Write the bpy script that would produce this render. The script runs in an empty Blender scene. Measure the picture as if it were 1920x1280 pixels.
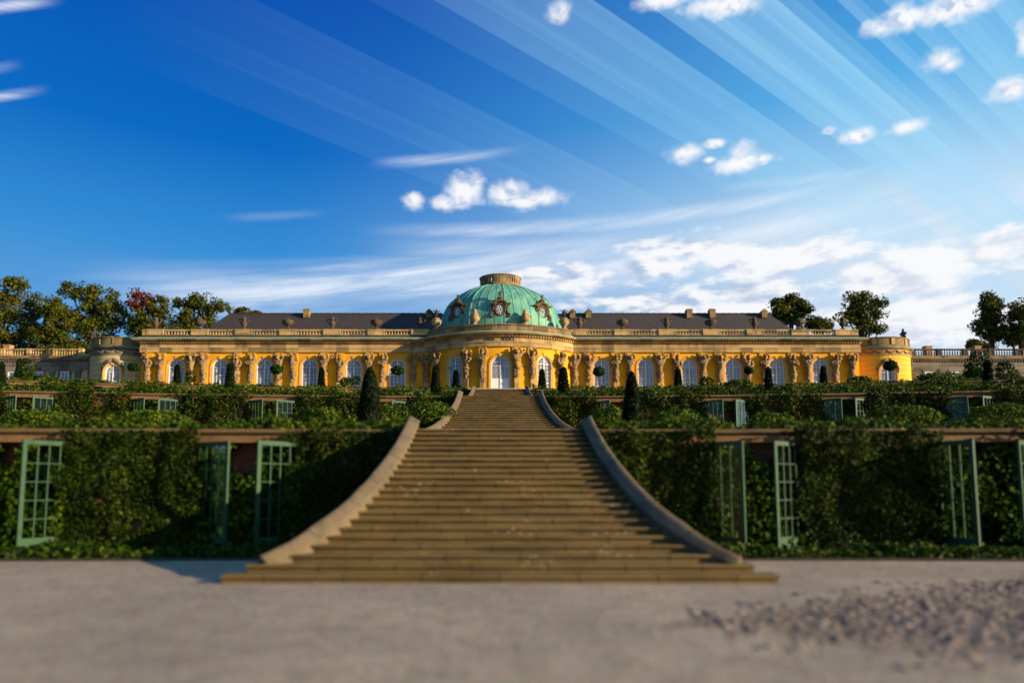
import bpy, bmesh, math, random
import numpy as np
from mathutils import Vector, Matrix, noise as mnoise

R = math.radians
random.seed(7)
rng = np.random.default_rng(11)
scene = bpy.context.scene
COL = scene.collection

# ------------------------------------------------------------------ camera
EYE = 1.6
PITCH = R(5.5)
FPX, PX0, PY0 = 1300.0, 938.0, 785.8        # focal length and principal point in photo pixels
cam_d = bpy.data.cameras.new('camera')
cam = bpy.data.objects.new('camera', cam_d)
COL.objects.link(cam)
cam.location = (0, 0, EYE)
cam.rotation_euler = (R(90) + PITCH, 0, 0)
cam_d.sensor_width = 36.0
cam_d.lens = FPX / 1920 * 36.0
cam_d.shift_x = (960 - PX0) / 1920
cam_d.shift_y = (PY0 - 640) / 1920
cam_d.clip_start = 0.1
cam_d.clip_end = 5000
cam_d.dof.use_dof = True
cam_d.dof.focus_distance = 48.0
cam_d.dof.aperture_fstop = 0.22
scene.camera = cam


def W(px, py, y):
    """photo pixel -> (x, z) on the plane at distance y"""
    u = (px - PX0) / FPX
    v = (PY0 - py) / FPX
    dy = math.cos(PITCH) - v * math.sin(PITCH)
    dz = math.sin(PITCH) + v * math.cos(PITCH)
    t = y / dy
    return u * t, EYE + dz * t


def WX(px, y, py=700):
    return W(px, py, y)[0]


def WZ(py, y):
    return W(PX0, py, y)[1]


def AE(px, py):
    """photo pixel -> azimuth, elevation"""
    u = (px - PX0) / FPX
    v = (PY0 - py) / FPX
    dy = math.cos(PITCH) - v * math.sin(PITCH)
    dz = math.sin(PITCH) + v * math.cos(PITCH)
    return math.atan2(u, dy), math.atan2(dz, math.hypot(u, dy))


# ------------------------------------------------------------------ sun, sky, exposure
SUN_AZ, SUN_EL = R(69), R(13.5)               # azimuth from "behind the camera" towards the right
sun_d = bpy.data.lights.new('sun', 'SUN')
sun_d.energy = 5.0
sun_d.angle = R(0.5)
sun_d.color = (1.0, 0.80, 0.56)
sun = bpy.data.objects.new('sun', sun_d)
COL.objects.link(sun)
sdir = Vector((math.sin(SUN_AZ) * math.cos(SUN_EL), -math.cos(SUN_AZ) * math.cos(SUN_EL), math.sin(SUN_EL)))
sun.rotation_euler = (-sdir).to_track_quat('-Z', 'Y').to_euler()
sun.location = (60, -30, 40)

scene.view_settings.view_transform = 'Standard'
scene.view_settings.look = 'None'
scene.view_settings.exposure = 1.0
scene.view_settings.gamma = 1.0
scene.view_settings.use_curve_mapping = False


class NT:
    """small helper for writing node graphs as expressions"""
    def __init__(s, tree):
        s.t = tree
        s.n = tree.nodes
        s.l = tree.links

    def node(s, kind, **kw):
        n = s.n.new(kind)
        for k, v in kw.items():
            setattr(n, k, v)
        return n

    def put(s, sock, val):
        if val is None:
            return
        if isinstance(val, bpy.types.NodeSocket):
            s.l.new(val, sock)
        else:
            if isinstance(val, (tuple, list)) and len(val) == 3 and sock.type == 'RGBA':
                val = (*val, 1)
            sock.default_value = val

    def m(s, op, a, b=None, c=None, clamp=False):
        n = s.n.new('ShaderNodeMath')
        n.operation = op
        n.use_clamp = clamp
        for i, v in enumerate((a, b, c)):
            s.put(n.inputs[i], v)
        return n.outputs[0]

    def vm(s, op, a, b=None, c=None):
        n = s.n.new('ShaderNodeVectorMath')
        n.operation = op
        s.put(n.inputs[0], a)
        s.put(n.inputs[1], b)
        s.put(n.inputs[2], c)
        return n.outputs['Value'] if op in ('LENGTH', 'DOT_PRODUCT', 'DISTANCE') else n.outputs[0]

    def mix(s, f, a, b, blend='MIX'):
        n = s.n.new('ShaderNodeMix')
        n.data_type = 'RGBA'
        n.blend_type = blend
        s.put(n.inputs[0], f)
        s.put(n.inputs[6], a)
        s.put(n.inputs[7], b)
        return n.outputs[2]

    def smooth(s, x, a, b, lo=0.0, hi=1.0, kind='SMOOTHSTEP'):
        n = s.n.new('ShaderNodeMapRange')
        n.interpolation_type = kind
        s.put(n.inputs[0], x)
        for i, v in enumerate((a, b, lo, hi)):
            s.put(n.inputs[i + 1], v)
        return n.outputs[0]

    def noise(s, vec, scale, detail=4, rough=0.55, dim='3D', w=None, dist=0.0):
        n = s.n.new('ShaderNodeTexNoise')
        n.noise_dimensions = dim
        if vec is not None and dim != '1D':
            s.put(n.inputs['Vector'], vec)
        if w is not None:
            s.put(n.inputs['W'], w)
        n.inputs['Scale'].default_value = scale
        n.inputs['Detail'].default_value = detail
        n.inputs['Roughness'].default_value = rough
        n.inputs['Distortion'].default_value = dist
        return n.outputs[0]

    def ramp(s, f, stops, interp='LINEAR'):
        n = s.n.new('ShaderNodeValToRGB')
        cr = n.color_ramp
        cr.interpolation = interp
        while len(cr.elements) > 1:
            cr.elements.remove(cr.elements[-1])
        cr.elements[0].position = stops[0][0]
        cr.elements[0].color = (*stops[0][1], 1)
        for p, c in stops[1:]:
            e = cr.elements.new(p)
            e.color = (*c, 1)
        s.put(n.inputs[0], f)
        return n.outputs[0]

    def comb(s, x, y, z):
        n = s.n.new('ShaderNodeCombineXYZ')
        for i, v in enumerate((x, y, z)):
            s.put(n.inputs[i], v)
        return n.outputs[0]

    def sep(s, v):
        n = s.n.new('ShaderNodeSeparateXYZ')
        s.put(n.inputs[0], v)
        return n.outputs


world = bpy.data.worlds.new('World')
scene.world = world
world.use_nodes = True
wt = NT(world.node_tree)
wt.n.clear()
w_out = wt.node('ShaderNodeOutputWorld')
w_bg = wt.node('ShaderNodeBackground')
w_bg.inputs[1].default_value = 0.1
world.cycles.sampling_method = 'MANUAL'
world.cycles.sample_map_resolution = 256
wt.l.new(w_bg.outputs[0], w_out.inputs[0])
sky = wt.node('ShaderNodeTexSky')
sky.sky_type = 'NISHITA'
sky.sun_disc = False
sky.sun_elevation = SUN_EL
sky.sun_rotation = R(180) - SUN_AZ
sky.air_density = 1.0
sky.dust_density = 0.3
sky.ozone_density = 3.0
tc = wt.node('ShaderNodeTexCoord')
dx, dy_, dz_ = wt.sep(tc.outputs['Generated'])
az = wt.m('ARCTAN2', dx, dy_)
el = wt.m('ARCTAN2', dz_, wt.m('SQRT', wt.m('ADD', wt.m('MULTIPLY', dx, dx), wt.m('MULTIPLY', dy_, dy_))))
P = wt.comb(az, el, 0.0)


def ae_ell(px, py, rx, ry):
    a0, e0 = AE(px, py)
    a1, _ = AE(px + rx, py)
    _, e1 = AE(px, py - ry)
    return a0, e0, max(abs(a1 - a0), 1e-3), max(abs(e1 - e0), 1e-3)


# air: Nishita, deepened towards a polarised blue high up, whitening low on the right
S = 5.0      # the background is scaled by 0.1 and the picture exposed one stop up
nish = wt.mix(1.0, sky.outputs[0], (0.30, 0.62, 1.0), 'MULTIPLY')
e_lo, e_hi = AE(938, 640)[1], AE(938, 0)[1]
el_n = wt.smooth(el, e_lo, e_hi, 0, 1, 'LINEAR')
az_n = wt.smooth(az, AE(0, 300)[0], AE(1920, 300)[0], 0, 1, 'LINEAR')
deep_l = wt.ramp(el_n, [(0.0, (0.12 * S, 0.35 * S, 0.68 * S)), (0.25, (0.035 * S, 0.27 * S, 0.66 * S)),
                        (0.55, (0.0005 * S, 0.14 * S, 0.54 * S)), (1.0, (0.0002 * S, 0.072 * S, 0.43 * S))])
deep_r = wt.ramp(el_n, [(0.0, (0.66 * S, 0.77 * S, 0.90 * S)), (0.3, (0.60 * S, 0.78 * S, 0.94 * S)), (0.45, (0.34 * S, 0.63 * S, 0.90 * S)),
                        (0.66, (0.09 * S, 0.43 * S, 0.81 * S)), (1.0, (0.008 * S, 0.21 * S, 0.63 * S))])
deep = wt.mix(wt.smooth(az_n, 0.22, 0.98), deep_l, deep_r)
air = wt.mix(0.94, nish, deep)
# thin high cirrus, combed along a rising direction
rot = wt.node('ShaderNodeMapping')
rot.inputs['Rotation'].default_value = (0, 0, R(-9))
wt.put(rot.inputs['Vector'], P)
pc = rot.outputs[0]
wisp = wt.noise(wt.vm('MULTIPLY', pc, (2.6, 30.0, 1.0)), 1.0, 6, 0.6, dist=0.4)
wisp2 = wt.noise(wt.vm('MULTIPLY', pc, (1.2, 9.0, 1.0)), 1.0, 4, 0.5)


def band(px0, py0, px1, py1, half, fade0, fade1, soft=1.0):
    """soft streak between two sky directions; returns its mask"""
    a0, b0 = AE(px0, py0)
    a1, b1 = AE(px1, py1)
    ln = math.hypot(a1 - a0, b1 - b0)
    ux, uy = (a1 - a0) / ln, (b1 - b0) / ln
    rel = wt.vm('SUBTRACT', P, (a0, b0, 0))
    t = wt.m('DIVIDE', wt.vm('DOT_PRODUCT', rel, (ux, uy, 0)), ln)
    s_ = wt.m('ABSOLUTE', wt.m('ADD', wt.vm('DOT_PRODUCT', rel, (-uy, ux, 0)), wt.m('MULTIPLY', wt.m('SUBTRACT', wisp2, 0.5), half / FPX * 0.7)))
    core = wt.smooth(s_, 0.0, half / FPX, 1, 0)
    ends = wt.m('MULTIPLY', wt.smooth(t, 0.0, fade0), wt.smooth(t, 1.0 - fade1, 1.0, 1, 0))
    return wt.m('MULTIPLY', core, ends)


wisp3 = wt.noise(wt.vm('MULTIPLY', pc, (5.0, 85.0, 1.0)), 1.0, 5, 0.65, dist=0.6)
wispf = wt.m('MULTIPLY', wt.smooth(wisp, 0.28, 0.68, 0.30, 1.1), wt.smooth(wisp3, 0.30, 0.65, 0.60, 1.1))
streaks = None
for args, amp in (((60, 540, 1900, 318, 62, 0.22, 0.15), 0.78),
                  ((230, 546, 1180, 436, 20, 0.25, 0.3), 0.85),
                  ((640, 430, 1760, 306, 20, 0.3, 0.3), 0.60),
                  ((1150, 470, 2050, 392, 85, 0.3, 0.05), 0.55),
                  ((380, 512, 1350, 415, 30, 0.3, 0.3), 0.60),
                  ((640, 462, 1900, 365, 44, 0.3, 0.2), 0.60),
                  ((680, 308, 1010, 276, 13, 0.35, 0.7), 0.75),
                  ((1330, 355, 1700, 310, 13, 0.4, 0.5), 0.40),
                  ((400, 408, 640, 395, 11, 0.4, 0.5), 0.18),
                  ((-80, 22, 130, -4, 11, 0.1, 0.6), 0.80),
                  ((-60, 190, 100, 165, 10, 0.1, 0.6), 0.75),
                  ((-60, 137, 50, 118, 10, 0.1, 0.6), 0.25),
                  ((1000, 475, 1980, 400, 70, 0.3, 0.1), 0.65)):
    b = wt.m('MULTIPLY', band(*args), amp)
    streaks = b if streaks is None else wt.m('MAXIMUM', streaks, b)
streaks = wt.m('MULTIPLY', streaks, wispf)
air = wt.mix(streaks, air, (0.84 * S, 0.91 * S, 1.0 * S))
# sun beams fanning up through the haze from the low right
_u, _v = (2750 - PX0) / FPX, (PY0 - 1110) / FPX
BD = Vector((_u, math.cos(PITCH) - _v * math.sin(PITCH), math.sin(PITCH) + _v * math.cos(PITCH))).normalized()
BA = BD.cross(Vector((0, -math.sin(PITCH), math.cos(PITCH)))).normalized()      # sideways of the sun line
BB = BA.cross(BD).normalized()
ang = wt.m('ARCTAN2', wt.vm('DOT_PRODUCT', tc.outputs['Generated'], tuple(BB)), wt.m('MULTIPLY', wt.vm('DOT_PRODUCT', tc.outputs['Generated'], tuple(BA)), -1.0))



def beam_angle(px, py):
    u, v = (px - PX0) / FPX, (PY0 - py) / FPX
    d = Vector((u, math.cos(PITCH) - v * math.sin(PITCH), math.sin(PITCH) + v * math.cos(PITCH)))
    return math.atan2(d.dot(BB), -d.dot(BA))


BEAMS = [((600, 330), 0.0), ((740, 318), 0.10), ((850, 305), 0.17), ((905, 290), 0.13), ((965, 240), 0.02), ((960, 150), 0.10), ((960, 88), 0.28), ((960, 45), 0.36),
         ((960, 0), 0.30), ((1030, 0), 0.38), ((1105, 0), 0.08), ((1195, 0), 0.46), ((1280, 0), 0.62), ((1335, 0), 0.52), ((1400, 0), 0.66), ((1455, 0), 0.34), ((1490, 0), 0.26),
         ((1515, 0), 0.06), ((1562, 0), 0.42), ((1590, 0), 0.30), ((1612, 0), 0.12), ((1650, 0), 0.42), ((1690, 0), 0.34), ((1720, 0), 0.52), ((1790, 0), 0.42), ((1850, 0), 0.62), ((1920, 20), 0.50), ((1920, 90), 0.66)]
b0, b1 = beam_angle(*BEAMS[0][0]), beam_angle(1920, -200)
bt = wt.smooth(ang, b0, b1, 0, 1, 'LINEAR')
beam = wt.ramp(bt, [((beam_angle(*q) - b0) / (b1 - b0), (v, v, v)) for q, v in BEAMS], 'CONSTANT')
fine = wt.node('ShaderNodeTexWhiteNoise', noise_dimensions='1D')
wt.put(fine.inputs['W'], wt.m('FLOOR', wt.m('MULTIPLY', ang, 130.0)))
beam = wt.m('MULTIPLY', beam, wt.smooth(fine.outputs[0], 0, 1, 0.85, 1.1, 'LINEAR'))
fan = wt.m('MULTIPLY', wt.smooth(az_n, 0.15, 0.60), wt.smooth(el_n, -0.45, 0.18))
beam_l = wt.m('MULTIPLY', wt.m('MULTIPLY', beam, 0.5), wt.smooth(az_n, 0.05, 0.35))
beam_a = wt.m('MAXIMUM', wt.m('MULTIPLY', beam, fan), wt.m('MULTIPLY', beam_l, wt.smooth(el_n, 0.2, 0.5)))
air = wt.mix(wt.m('MULTIPLY', beam_a, 0.85), air, (0.40 * S, 0.74 * S, 0.97 * S))
# cumulus
cum = None
for (px, py, rx, ry) in ((775, 374, 26, 18), (833, 380, 36, 17), (872, 356, 40, 32), (892, 345, 22, 20), (868, 378, 46, 15), (960, 364, 50, 28), (1005, 370, 54, 20), (982, 378, 72, 13),
                         (1288, 288, 36, 20), (1338, 270, 24, 10), (1330, 300, 14, 7), (1395, 304, 58, 22), (1390, 284, 24, 22), (1430, 300, 24, 14), (1607, 256, 34, 17), (1551, 246, 16, 8),
                         (1703, 236, 42, 17), (1765, 112, 42, 26), (1782, 122, 32, 16), (1890, 170, 46, 24), (1652, 54, 42, 22),
                         (1700, 34, 70, 28), (1800, 10, 130, 30), (1047, 22, 28, 22), (1330, 10, 54, 26), (1372, 8, 66, 28), (1260, -4, 80, 18),
                         (1920, 75, 20, 38)):
    a0, e0, ra, re = ae_ell(px, py, rx * 1.08, ry * 1.08)
    ln = wt.vm('LENGTH', wt.vm('MULTIPLY_ADD', P, (1 / ra, 1 / re, 0), (-a0 / ra, -e0 / re, 0)))
    cum = ln if cum is None else wt.m('MINIMUM', cum, ln)
cpos = wt.vm('MULTIPLY', P, (24.0, 30.0, 1.0))
cn = wt.noise(cpos, 1.0, 7, 0.6, dist=0.25)
cnu = wt.noise(wt.vm('ADD', cpos, (0.10, 0.22, 0)), 1.0, 4, 0.55, dist=0.25)
cden = wt.m('ADD', wt.m('SUBTRACT', 1.0, cum), wt.m('MULTIPLY', wt.m('SUBTRACT', cn, 0.47), 2.1))
cmask = wt.smooth(cden, -0.05, 0.95)
ccol = wt.mix(wt.m('MULTIPLY', wt.smooth(wt.m('SUBTRACT', cnu, cn), -0.02, 0.12), wt.smooth(cden, 0.3, 0.9)), (0.98 * S, 0.98 * S, 1.0 * S), (0.50 * S, 0.60 * S, 0.82 * S))
# long cloud bank low on the right
bank = None
for (px, py, rx, ry) in ((1110, 522, 150, 36), (1230, 500, 110, 30), (1300, 468, 160, 34), (1480, 478, 200, 44), (1170, 572, 160, 24), (1420, 560, 220, 50),
                         (1700, 510, 260, 70), (1750, 600, 330, 60), (1880, 470, 120, 50), (1240, 600, 200, 14), (2200, 540, 300, 120)):
    a0, e0, ra, re = ae_ell(px, py, rx, ry)
    ln = wt.vm('LENGTH', wt.vm('MULTIPLY_ADD', P, (1 / ra, 1 / re, 0), (-a0 / ra, -e0 / re, 0)))
    bank = ln if bank is None else wt.m('MINIMUM', bank, ln)
bpos = wt.vm('MULTIPLY', P, (10.0, 26.0, 1.0))
bn = wt.noise(bpos, 1.0, 7, 0.6, dist=0.2)
bnu = wt.noise(wt.vm('ADD', bpos, (0.12, 0.30, 0)), 1.0, 5, 0.58, dist=0.2)
bden = wt.m('ADD', wt.m('SUBTRACT', 1.0, bank), wt.m('MULTIPLY', wt.m('SUBTRACT', bn, 0.5), 2.9))
bmask = wt.smooth(bden, 0.0, 0.55)
bshade = wt.m('MULTIPLY', wt.smooth(wt.m('SUBTRACT', bnu, bn), -0.05, 0.16), wt.smooth(az_n, 0.6, 1.0, 1.0, 0.35))
bcol = wt.mix(bshade, (0.97 * S, 0.97 * S, 0.99 * S), (0.33 * S, 0.45 * S, 0.70 * S))
skyc = wt.mix(wt.m('MULTIPLY', bmask, 0.92), air, bcol)
skyc = wt.mix(wt.m('MULTIPLY', cmask, 0.95), skyc, ccol)
wt.l.new(skyc, w_bg.inputs[0])

# ------------------------------------------------------------------ materials
MAT = {}


def new_mat(name):
    m = bpy.data.materials.new(name)
    m.use_nodes = True
    t = NT(m.node_tree)
    b = t.n['Principled BSDF']
    MAT[name] = m
    return m, t, b


def pos(t):
    return t.node('ShaderNodeNewGeometry').outputs['Position']


def bump(t, b, h, strength=0.4, dist=0.02):
    n = t.node('ShaderNodeBump')
    n.inputs['Strength'].default_value = strength
    n.inputs['Distance'].default_value = dist
    t.put(n.inputs['Height'], h)
    t.l.new(n.outputs[0], b.inputs['Normal'])


def stone(name, base, dark, scale=1.0, stain=0.5, rough=0.85, bumpd=0.02, blocks=None, spec=0.2):
    """weathered stone: broad stains, vertical runs, fine grain, optional block tint"""
    m, t, b = new_mat(name)
    p = pos(t)
    n1 = t.noise(p, 0.7 * scale, 5, 0.6)
    n2 = t.noise(t.vm('MULTIPLY', p, (2.2 * scale, 2.2 * scale, 0.5 * scale)), 1.0, 5, 0.65)
    n3 = t.noise(p, 14 * scale, 3, 0.6)
    f = t.m('MULTIPLY', t.smooth(t.m('ADD', t.m('MULTIPLY', n1, 0.5), t.m('MULTIPLY', n2, 0.5)), 0.44, 0.66), stain)
    c = t.mix(f, base, dark)
    c = t.mix(t.smooth(n3, 0.35, 0.75, 0, 0.35), c, tuple(x * 0.55 for x in base))
    if blocks:
        x, y, z = t.sep(p)
        n = t.node('ShaderNodeTexWhiteNoise', noise_dimensions='2D')
        t.put(n.inputs['Vector'], t.comb(t.m('FLOOR', t.m('DIVIDE', x, blocks)), t.m('FLOOR', t.m('DIVIDE', z, 0.6)), 0))
        c = t.mix(t.smooth(n.outputs[0], 0.55, 0.9, 0, 0.55), c, tuple(min(1, v * 1.35) for v in base))
        c = t.mix(t.smooth(n.outputs[0], 0.3, 0.0, 0, 0.6), c, dark)
    t.l.new(c, b.inputs['Base Color'])
    b.inputs['Roughness'].default_value = rough
    b.inputs['Specular IOR Level'].default_value = spec
    bump(t, b, t.m('ADD', n3, t.m('MULTIPLY', n2, 0.6)), 0.5, bumpd)
    return m


stone('facade_stone', (0.42, 0.27, 0.10), (0.10, 0.075, 0.042), 0.8, 0.85, blocks=1.5)
stone('attic_stone', (0.23, 0.15, 0.062), (0.032, 0.026, 0.018), 0.9, 0.95, blocks=0.93)
stone('figure_stone', (0.29, 0.185, 0.078), (0.022, 0.016, 0.011), 3.6, 1.0)
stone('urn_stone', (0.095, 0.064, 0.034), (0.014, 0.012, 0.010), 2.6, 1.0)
stone('dome_urn_stone', (0.36, 0.25, 0.12), (0.13, 0.10, 0.07), 2.6, 0.8)
stone('dormer_stone', (0.13, 0.08, 0.034), (0.02, 0.017, 0.014), 2.4, 0.95)
stone('statue_stone', (0.06, 0.045, 0.04), (0.02, 0.02, 0.02), 3.0, 0.9)
stone('grey_stone', (0.17, 0.14, 0.095), (0.05, 0.042, 0.03), 0.9, 0.8, blocks=1.2)
stone('coping_stone', (0.145, 0.085, 0.036), (0.05, 0.033, 0.016), 1.2, 0.7, blocks=1.6)
stone('cheek_stone', (0.150, 0.110, 0.060), (0.055, 0.043, 0.027), 1.6, 0.7, bumpd=0.012)
def jointed(name, axis, step, dark, width=0.012):
    """adds mortar joints every `step` metres along an axis to an existing material"""
    m = MAT[name]
    t = NT(m.node_tree)
    b = t.n['Principled BSDF']
    src = b.inputs['Base Color'].links[0].from_socket
    co = t.sep(pos(t))[axis]
    f = t.m('ABSOLUTE', t.m('SUBTRACT', t.m('FRACT', t.m('DIVIDE', co, step)), 0.5))
    t.l.new(t.mix(t.smooth(f, 0.5 - width / step * 1.6, 0.5 - width / step, 0, 0.8), src, dark), b.inputs['Base Color'])


jointed('cheek_stone', 1, 1.05, (0.03, 0.024, 0.015), 0.008)
stone('plaster_beige', (0.19, 0.105, 0.042), (0.07, 0.04, 0.018), 0.8, 0.6)
stone('plaster_muted', (0.50, 0.38, 0.16), (0.36, 0.27, 0.12), 0.7, 0.5)
stone('sooty_stone', (0.05, 0.042, 0.028), (0.018, 0.017, 0.013), 1.2, 0.8)
stone('pale_copper', (0.36, 0.50, 0.36), (0.16, 0.30, 0.21), 1.2, 0.7)
stone('chimney_brick', (0.42, 0.22, 0.10), (0.14, 0.075, 0.04), 1.5, 0.6)


def yellow():
    m, t, b = new_mat('yellow_plaster')
    p = pos(t)
    n1 = t.noise(p, 0.5, 5, 0.6)
    n2 = t.noise(t.vm('MULTIPLY', p, (3.0, 3.0, 0.4)), 1.0, 5, 0.6)
    c = t.mix(t.smooth(n1, 0.35, 0.7), (0.76, 0.345, 0.008), (0.64, 0.275, 0.008))
    c = t.mix(t.smooth(n2, 0.5, 0.75, 0, 0.4), c, (0.52, 0.24, 0.02))
    t.l.new(c, b.inputs['Base Color'])
    b.inputs['Roughness'].default_value = 0.8
    b.inputs['Specular IOR Level'].default_value = 0.15
    bump(t, b, t.noise(p, 20, 3, 0.6), 0.25, 0.01)


yellow()


def step_mat():
    m, t, b = new_mat('step_stone')
    p = pos(t)
    x, y, z = t.sep(p)
    n1 = t.noise(t.vm('MULTIPLY', p, (0.8, 2.5, 2.5)), 1.0, 5, 0.6)
    n3 = t.noise(p, 22, 3, 0.65)
    slab = t.node('ShaderNodeTexWhiteNoise', noise_dimensions='2D')
    row = t.m('FLOOR', t.m('DIVIDE', z, 0.1405))
    t.put(slab.inputs['Vector'], t.comb(t.m('FLOOR', t.m('ADD', t.m('DIVIDE', x, 1.3), t.m('MULTIPLY', row, 0.37))), row, 0))
    c = t.mix(t.smooth(n1, 0.35, 0.7), (0.150, 0.096, 0.029), (0.080, 0.052, 0.017))
    c = t.mix(t.smooth(slab.outputs[0], 0.2, 1.0, 0, 0.35), c, (0.17, 0.115, 0.048))
    c = t.mix(t.smooth(n3, 0.45, 0.8, 0, 0.5), c, (0.055, 0.038, 0.02))
    jx = t.m('ABSOLUTE', t.m('SUBTRACT', t.m('FRACT', t.m('ADD', t.m('DIVIDE', x, 1.3), t.m('MULTIPLY', row, 0.37))), 0.5))
    c = t.mix(t.smooth(jx, 0.488, 0.495, 0, 0.85), c, (0.02, 0.015, 0.009))
    # pale lichen rosettes low on the risers
    vor = t.node('ShaderNodeTexVoronoi')
    vor.inputs['Scale'].default_value = 9.0
    t.put(vor.inputs['Vector'], t.vm('MULTIPLY', p, (1.0, 1.0, 1.6)))
    patch = t.smooth(t.noise(t.vm('MULTIPLY', p, (0.9, 2.0, 2.0)), 1.0, 3, 0.5), 0.55, 0.68)
    spot = t.m('MULTIPLY', t.smooth(vor.outputs['Distance'], 0.20, 0.34, 1, 0), patch)
    c = t.mix(t.m('MULTIPLY', spot, 0.8), c, (0.40, 0.32, 0.20))
    t.l.new(c, b.inputs['Base Color'])
    b.inputs['Roughness'].default_value = 0.85
    b.inputs['Specular IOR Level'].default_value = 0.2
    bump(t, b, t.m('ADD', n3, n1), 0.5, 0.012)


step_mat()


def gravel_mat():
    m, t, b = new_mat('gravel')
    p = pos(t)
    x, y, z = t.sep(p)
    n0 = t.noise(p, 0.35, 4, 0.55)
    n1 = t.noise(p, 2.2, 5, 0.6)
    v = t.node('ShaderNodeTexVoronoi')
    v.inputs['Scale'].default_value = 34.0
    t.put(v.inputs['Vector'], p)
    c = t.mix(t.smooth(n0, 0.35, 0.65), (0.47, 0.365, 0.245), (0.36, 0.285, 0.20))
    c = t.mix(t.smooth(n1, 0.42, 0.72, 0, 0.42), c, (0.20, 0.15, 0.105))
    c = t.mix(t.smooth(t.noise(p, 9.0, 4, 0.6), 0.45, 0.75, 0, 0.6), c, (0.17, 0.125, 0.085))
    c = t.mix(0.45, c, t.mix(1.0, c, t.mix(0.75, (1, 1, 1), v.outputs['Color']), 'MULTIPLY'))
    # patch of coarse dark stones where the fine gravel has worn away, front right
    edge = t.m('ADD', t.m('SUBTRACT', t.m('MULTIPLY', t.m('SUBTRACT', x, 1.9), 0.36), t.m('MULTIPLY', t.m('ABSOLUTE', t.m('SUBTRACT', y, 8.3)), 0.62)), t.m('MULTIPLY', t.m('SUBTRACT', n1, 0.5), 1.5))
    f = t.smooth(edge, -0.25, 0.15)
    v2 = t.node('ShaderNodeTexVoronoi')
    v2.inputs['Scale'].default_value = 5.5
    t.put(v2.inputs['Vector'], t.vm('ADD', p, t.vm('MULTIPLY', t.comb(n1, t.noise(p, 3.1, 3), 0), (0.25, 0.25, 0))))
    cob = t.mix(v2.outputs['Color'], (0.022, 0.016, 0.013), (0.17, 0.115, 0.08))
    c = t.mix(t.m('MULTIPLY', f, 0.5), c, cob)
    t.l.new(c, b.inputs['Base Color'])
    b.inputs['Roughness'].default_value = 0.95
    b.inputs['Specular IOR Level'].default_value = 0.1
    h = t.m('ADD', t.m('MULTIPLY', v.outputs['Distance'], -0.6), t.m('MULTIPLY', n1, 1.2))
    h = t.m('ADD', h, t.m('MULTIPLY', t.m('MULTIPLY', v2.outputs['Distance'], f), -1.0))
    bump(t, b, h, 0.5, 0.025)


gravel_mat()


def brick_mat():
    m, t, b = new_mat('red_brick')
    p = pos(t)
    x, y, z = t.sep(p)
    br = t.node('ShaderNodeTexBrick')
    t.put(br.inputs['Vector'], t.comb(t.m('ADD', x, y), z, 0))
    br.inputs['Color1'].default_value = (0.26, 0.055, 0.02, 1)
    br.inputs['Color2'].default_value = (0.15, 0.034, 0.015, 1)
    br.inputs['Mortar'].default_value = (0.15, 0.095, 0.055, 1)
    br.inputs['Scale'].default_value = 1.0
    br.inputs['Brick Width'].default_value = 0.26
    br.inputs['Row Height'].default_value = 0.085
    br.inputs['Mortar Size'].default_value = 0.01
    n = t.noise(p, 1.2, 5, 0.6)
    c = t.mix(t.smooth(n, 0.45, 0.7, 0, 0.8), br.outputs[0], (0.10, 0.045, 0.025))
    t.l.new(c, b.inputs['Base Color'])
    b.inputs['Roughness'].default_value = 0.9
    bump(t, b, br.outputs[1], -0.5, 0.015)


brick_mat()


def copper_mat():
    m, t, b = new_mat('verdigris_copper')
    p = pos(t)
    n1 = t.noise(t.vm('MULTIPLY', p, (1.6, 1.6, 0.35)), 1.0, 5, 0.6)
    n2 = t.noise(p, 0.6, 4, 0.6)
    c = t.mix(t.smooth(n1, 0.35, 0.7), (0.135, 0.345, 0.225), (0.055, 0.20, 0.15))
    c = t.mix(t.smooth(n2, 0.5, 0.72, 0, 0.6), c, (0.20, 0.41, 0.22))
    x, y, z = t.sep(p)
    sheet = t.smooth(t.m('FRACT', t.m('DIVIDE', z, 0.62)), 0.0, 0.05, 0.35, 0)
    c = t.mix(sheet, c, (0.05, 0.19, 0.14))
    t.l.new(c, b.inputs['Base Color'])
    b.inputs['Roughness'].default_value = 0.6
    b.inputs['Specular IOR Level'].default_value = 0.3
    bump(t, b, n1, 0.2, 0.02)


copper_mat()


def slate_mat():
    m, t, b = new_mat('slate')
    p = pos(t)
    x, y, z = t.sep(p)
    br = t.node('ShaderNodeTexBrick')
    t.put(br.inputs['Vector'], t.comb(t.m('ADD', x, t.m('MULTIPLY', y, 0.3)), z, 0))
    br.inputs['Color1'].default_value = (0.058, 0.040, 0.027, 1)
    br.inputs['Color2'].default_value = (0.034, 0.024, 0.016, 1)
    br.inputs['Mortar'].default_value = (0.012, 0.010, 0.009, 1)
    br.inputs['Scale'].default_value = 1.0
    br.inputs['Brick Width'].default_value = 0.34
    br.inputs['Row Height'].default_value = 0.20
    br.inputs['Mortar Size'].default_value = 0.028
    n = t.noise(p, 0.8, 5, 0.6)
    c = t.mix(t.smooth(n, 0.4, 0.7, 0, 0.5), br.outputs[0], (0.028, 0.021, 0.017))
    t.l.new(c, b.inputs['Base Color'])
    b.inputs['Roughness'].default_value = 0.75
    bump(t, b, br.outputs[1], -0.6, 0.03)


slate_mat()


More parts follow.
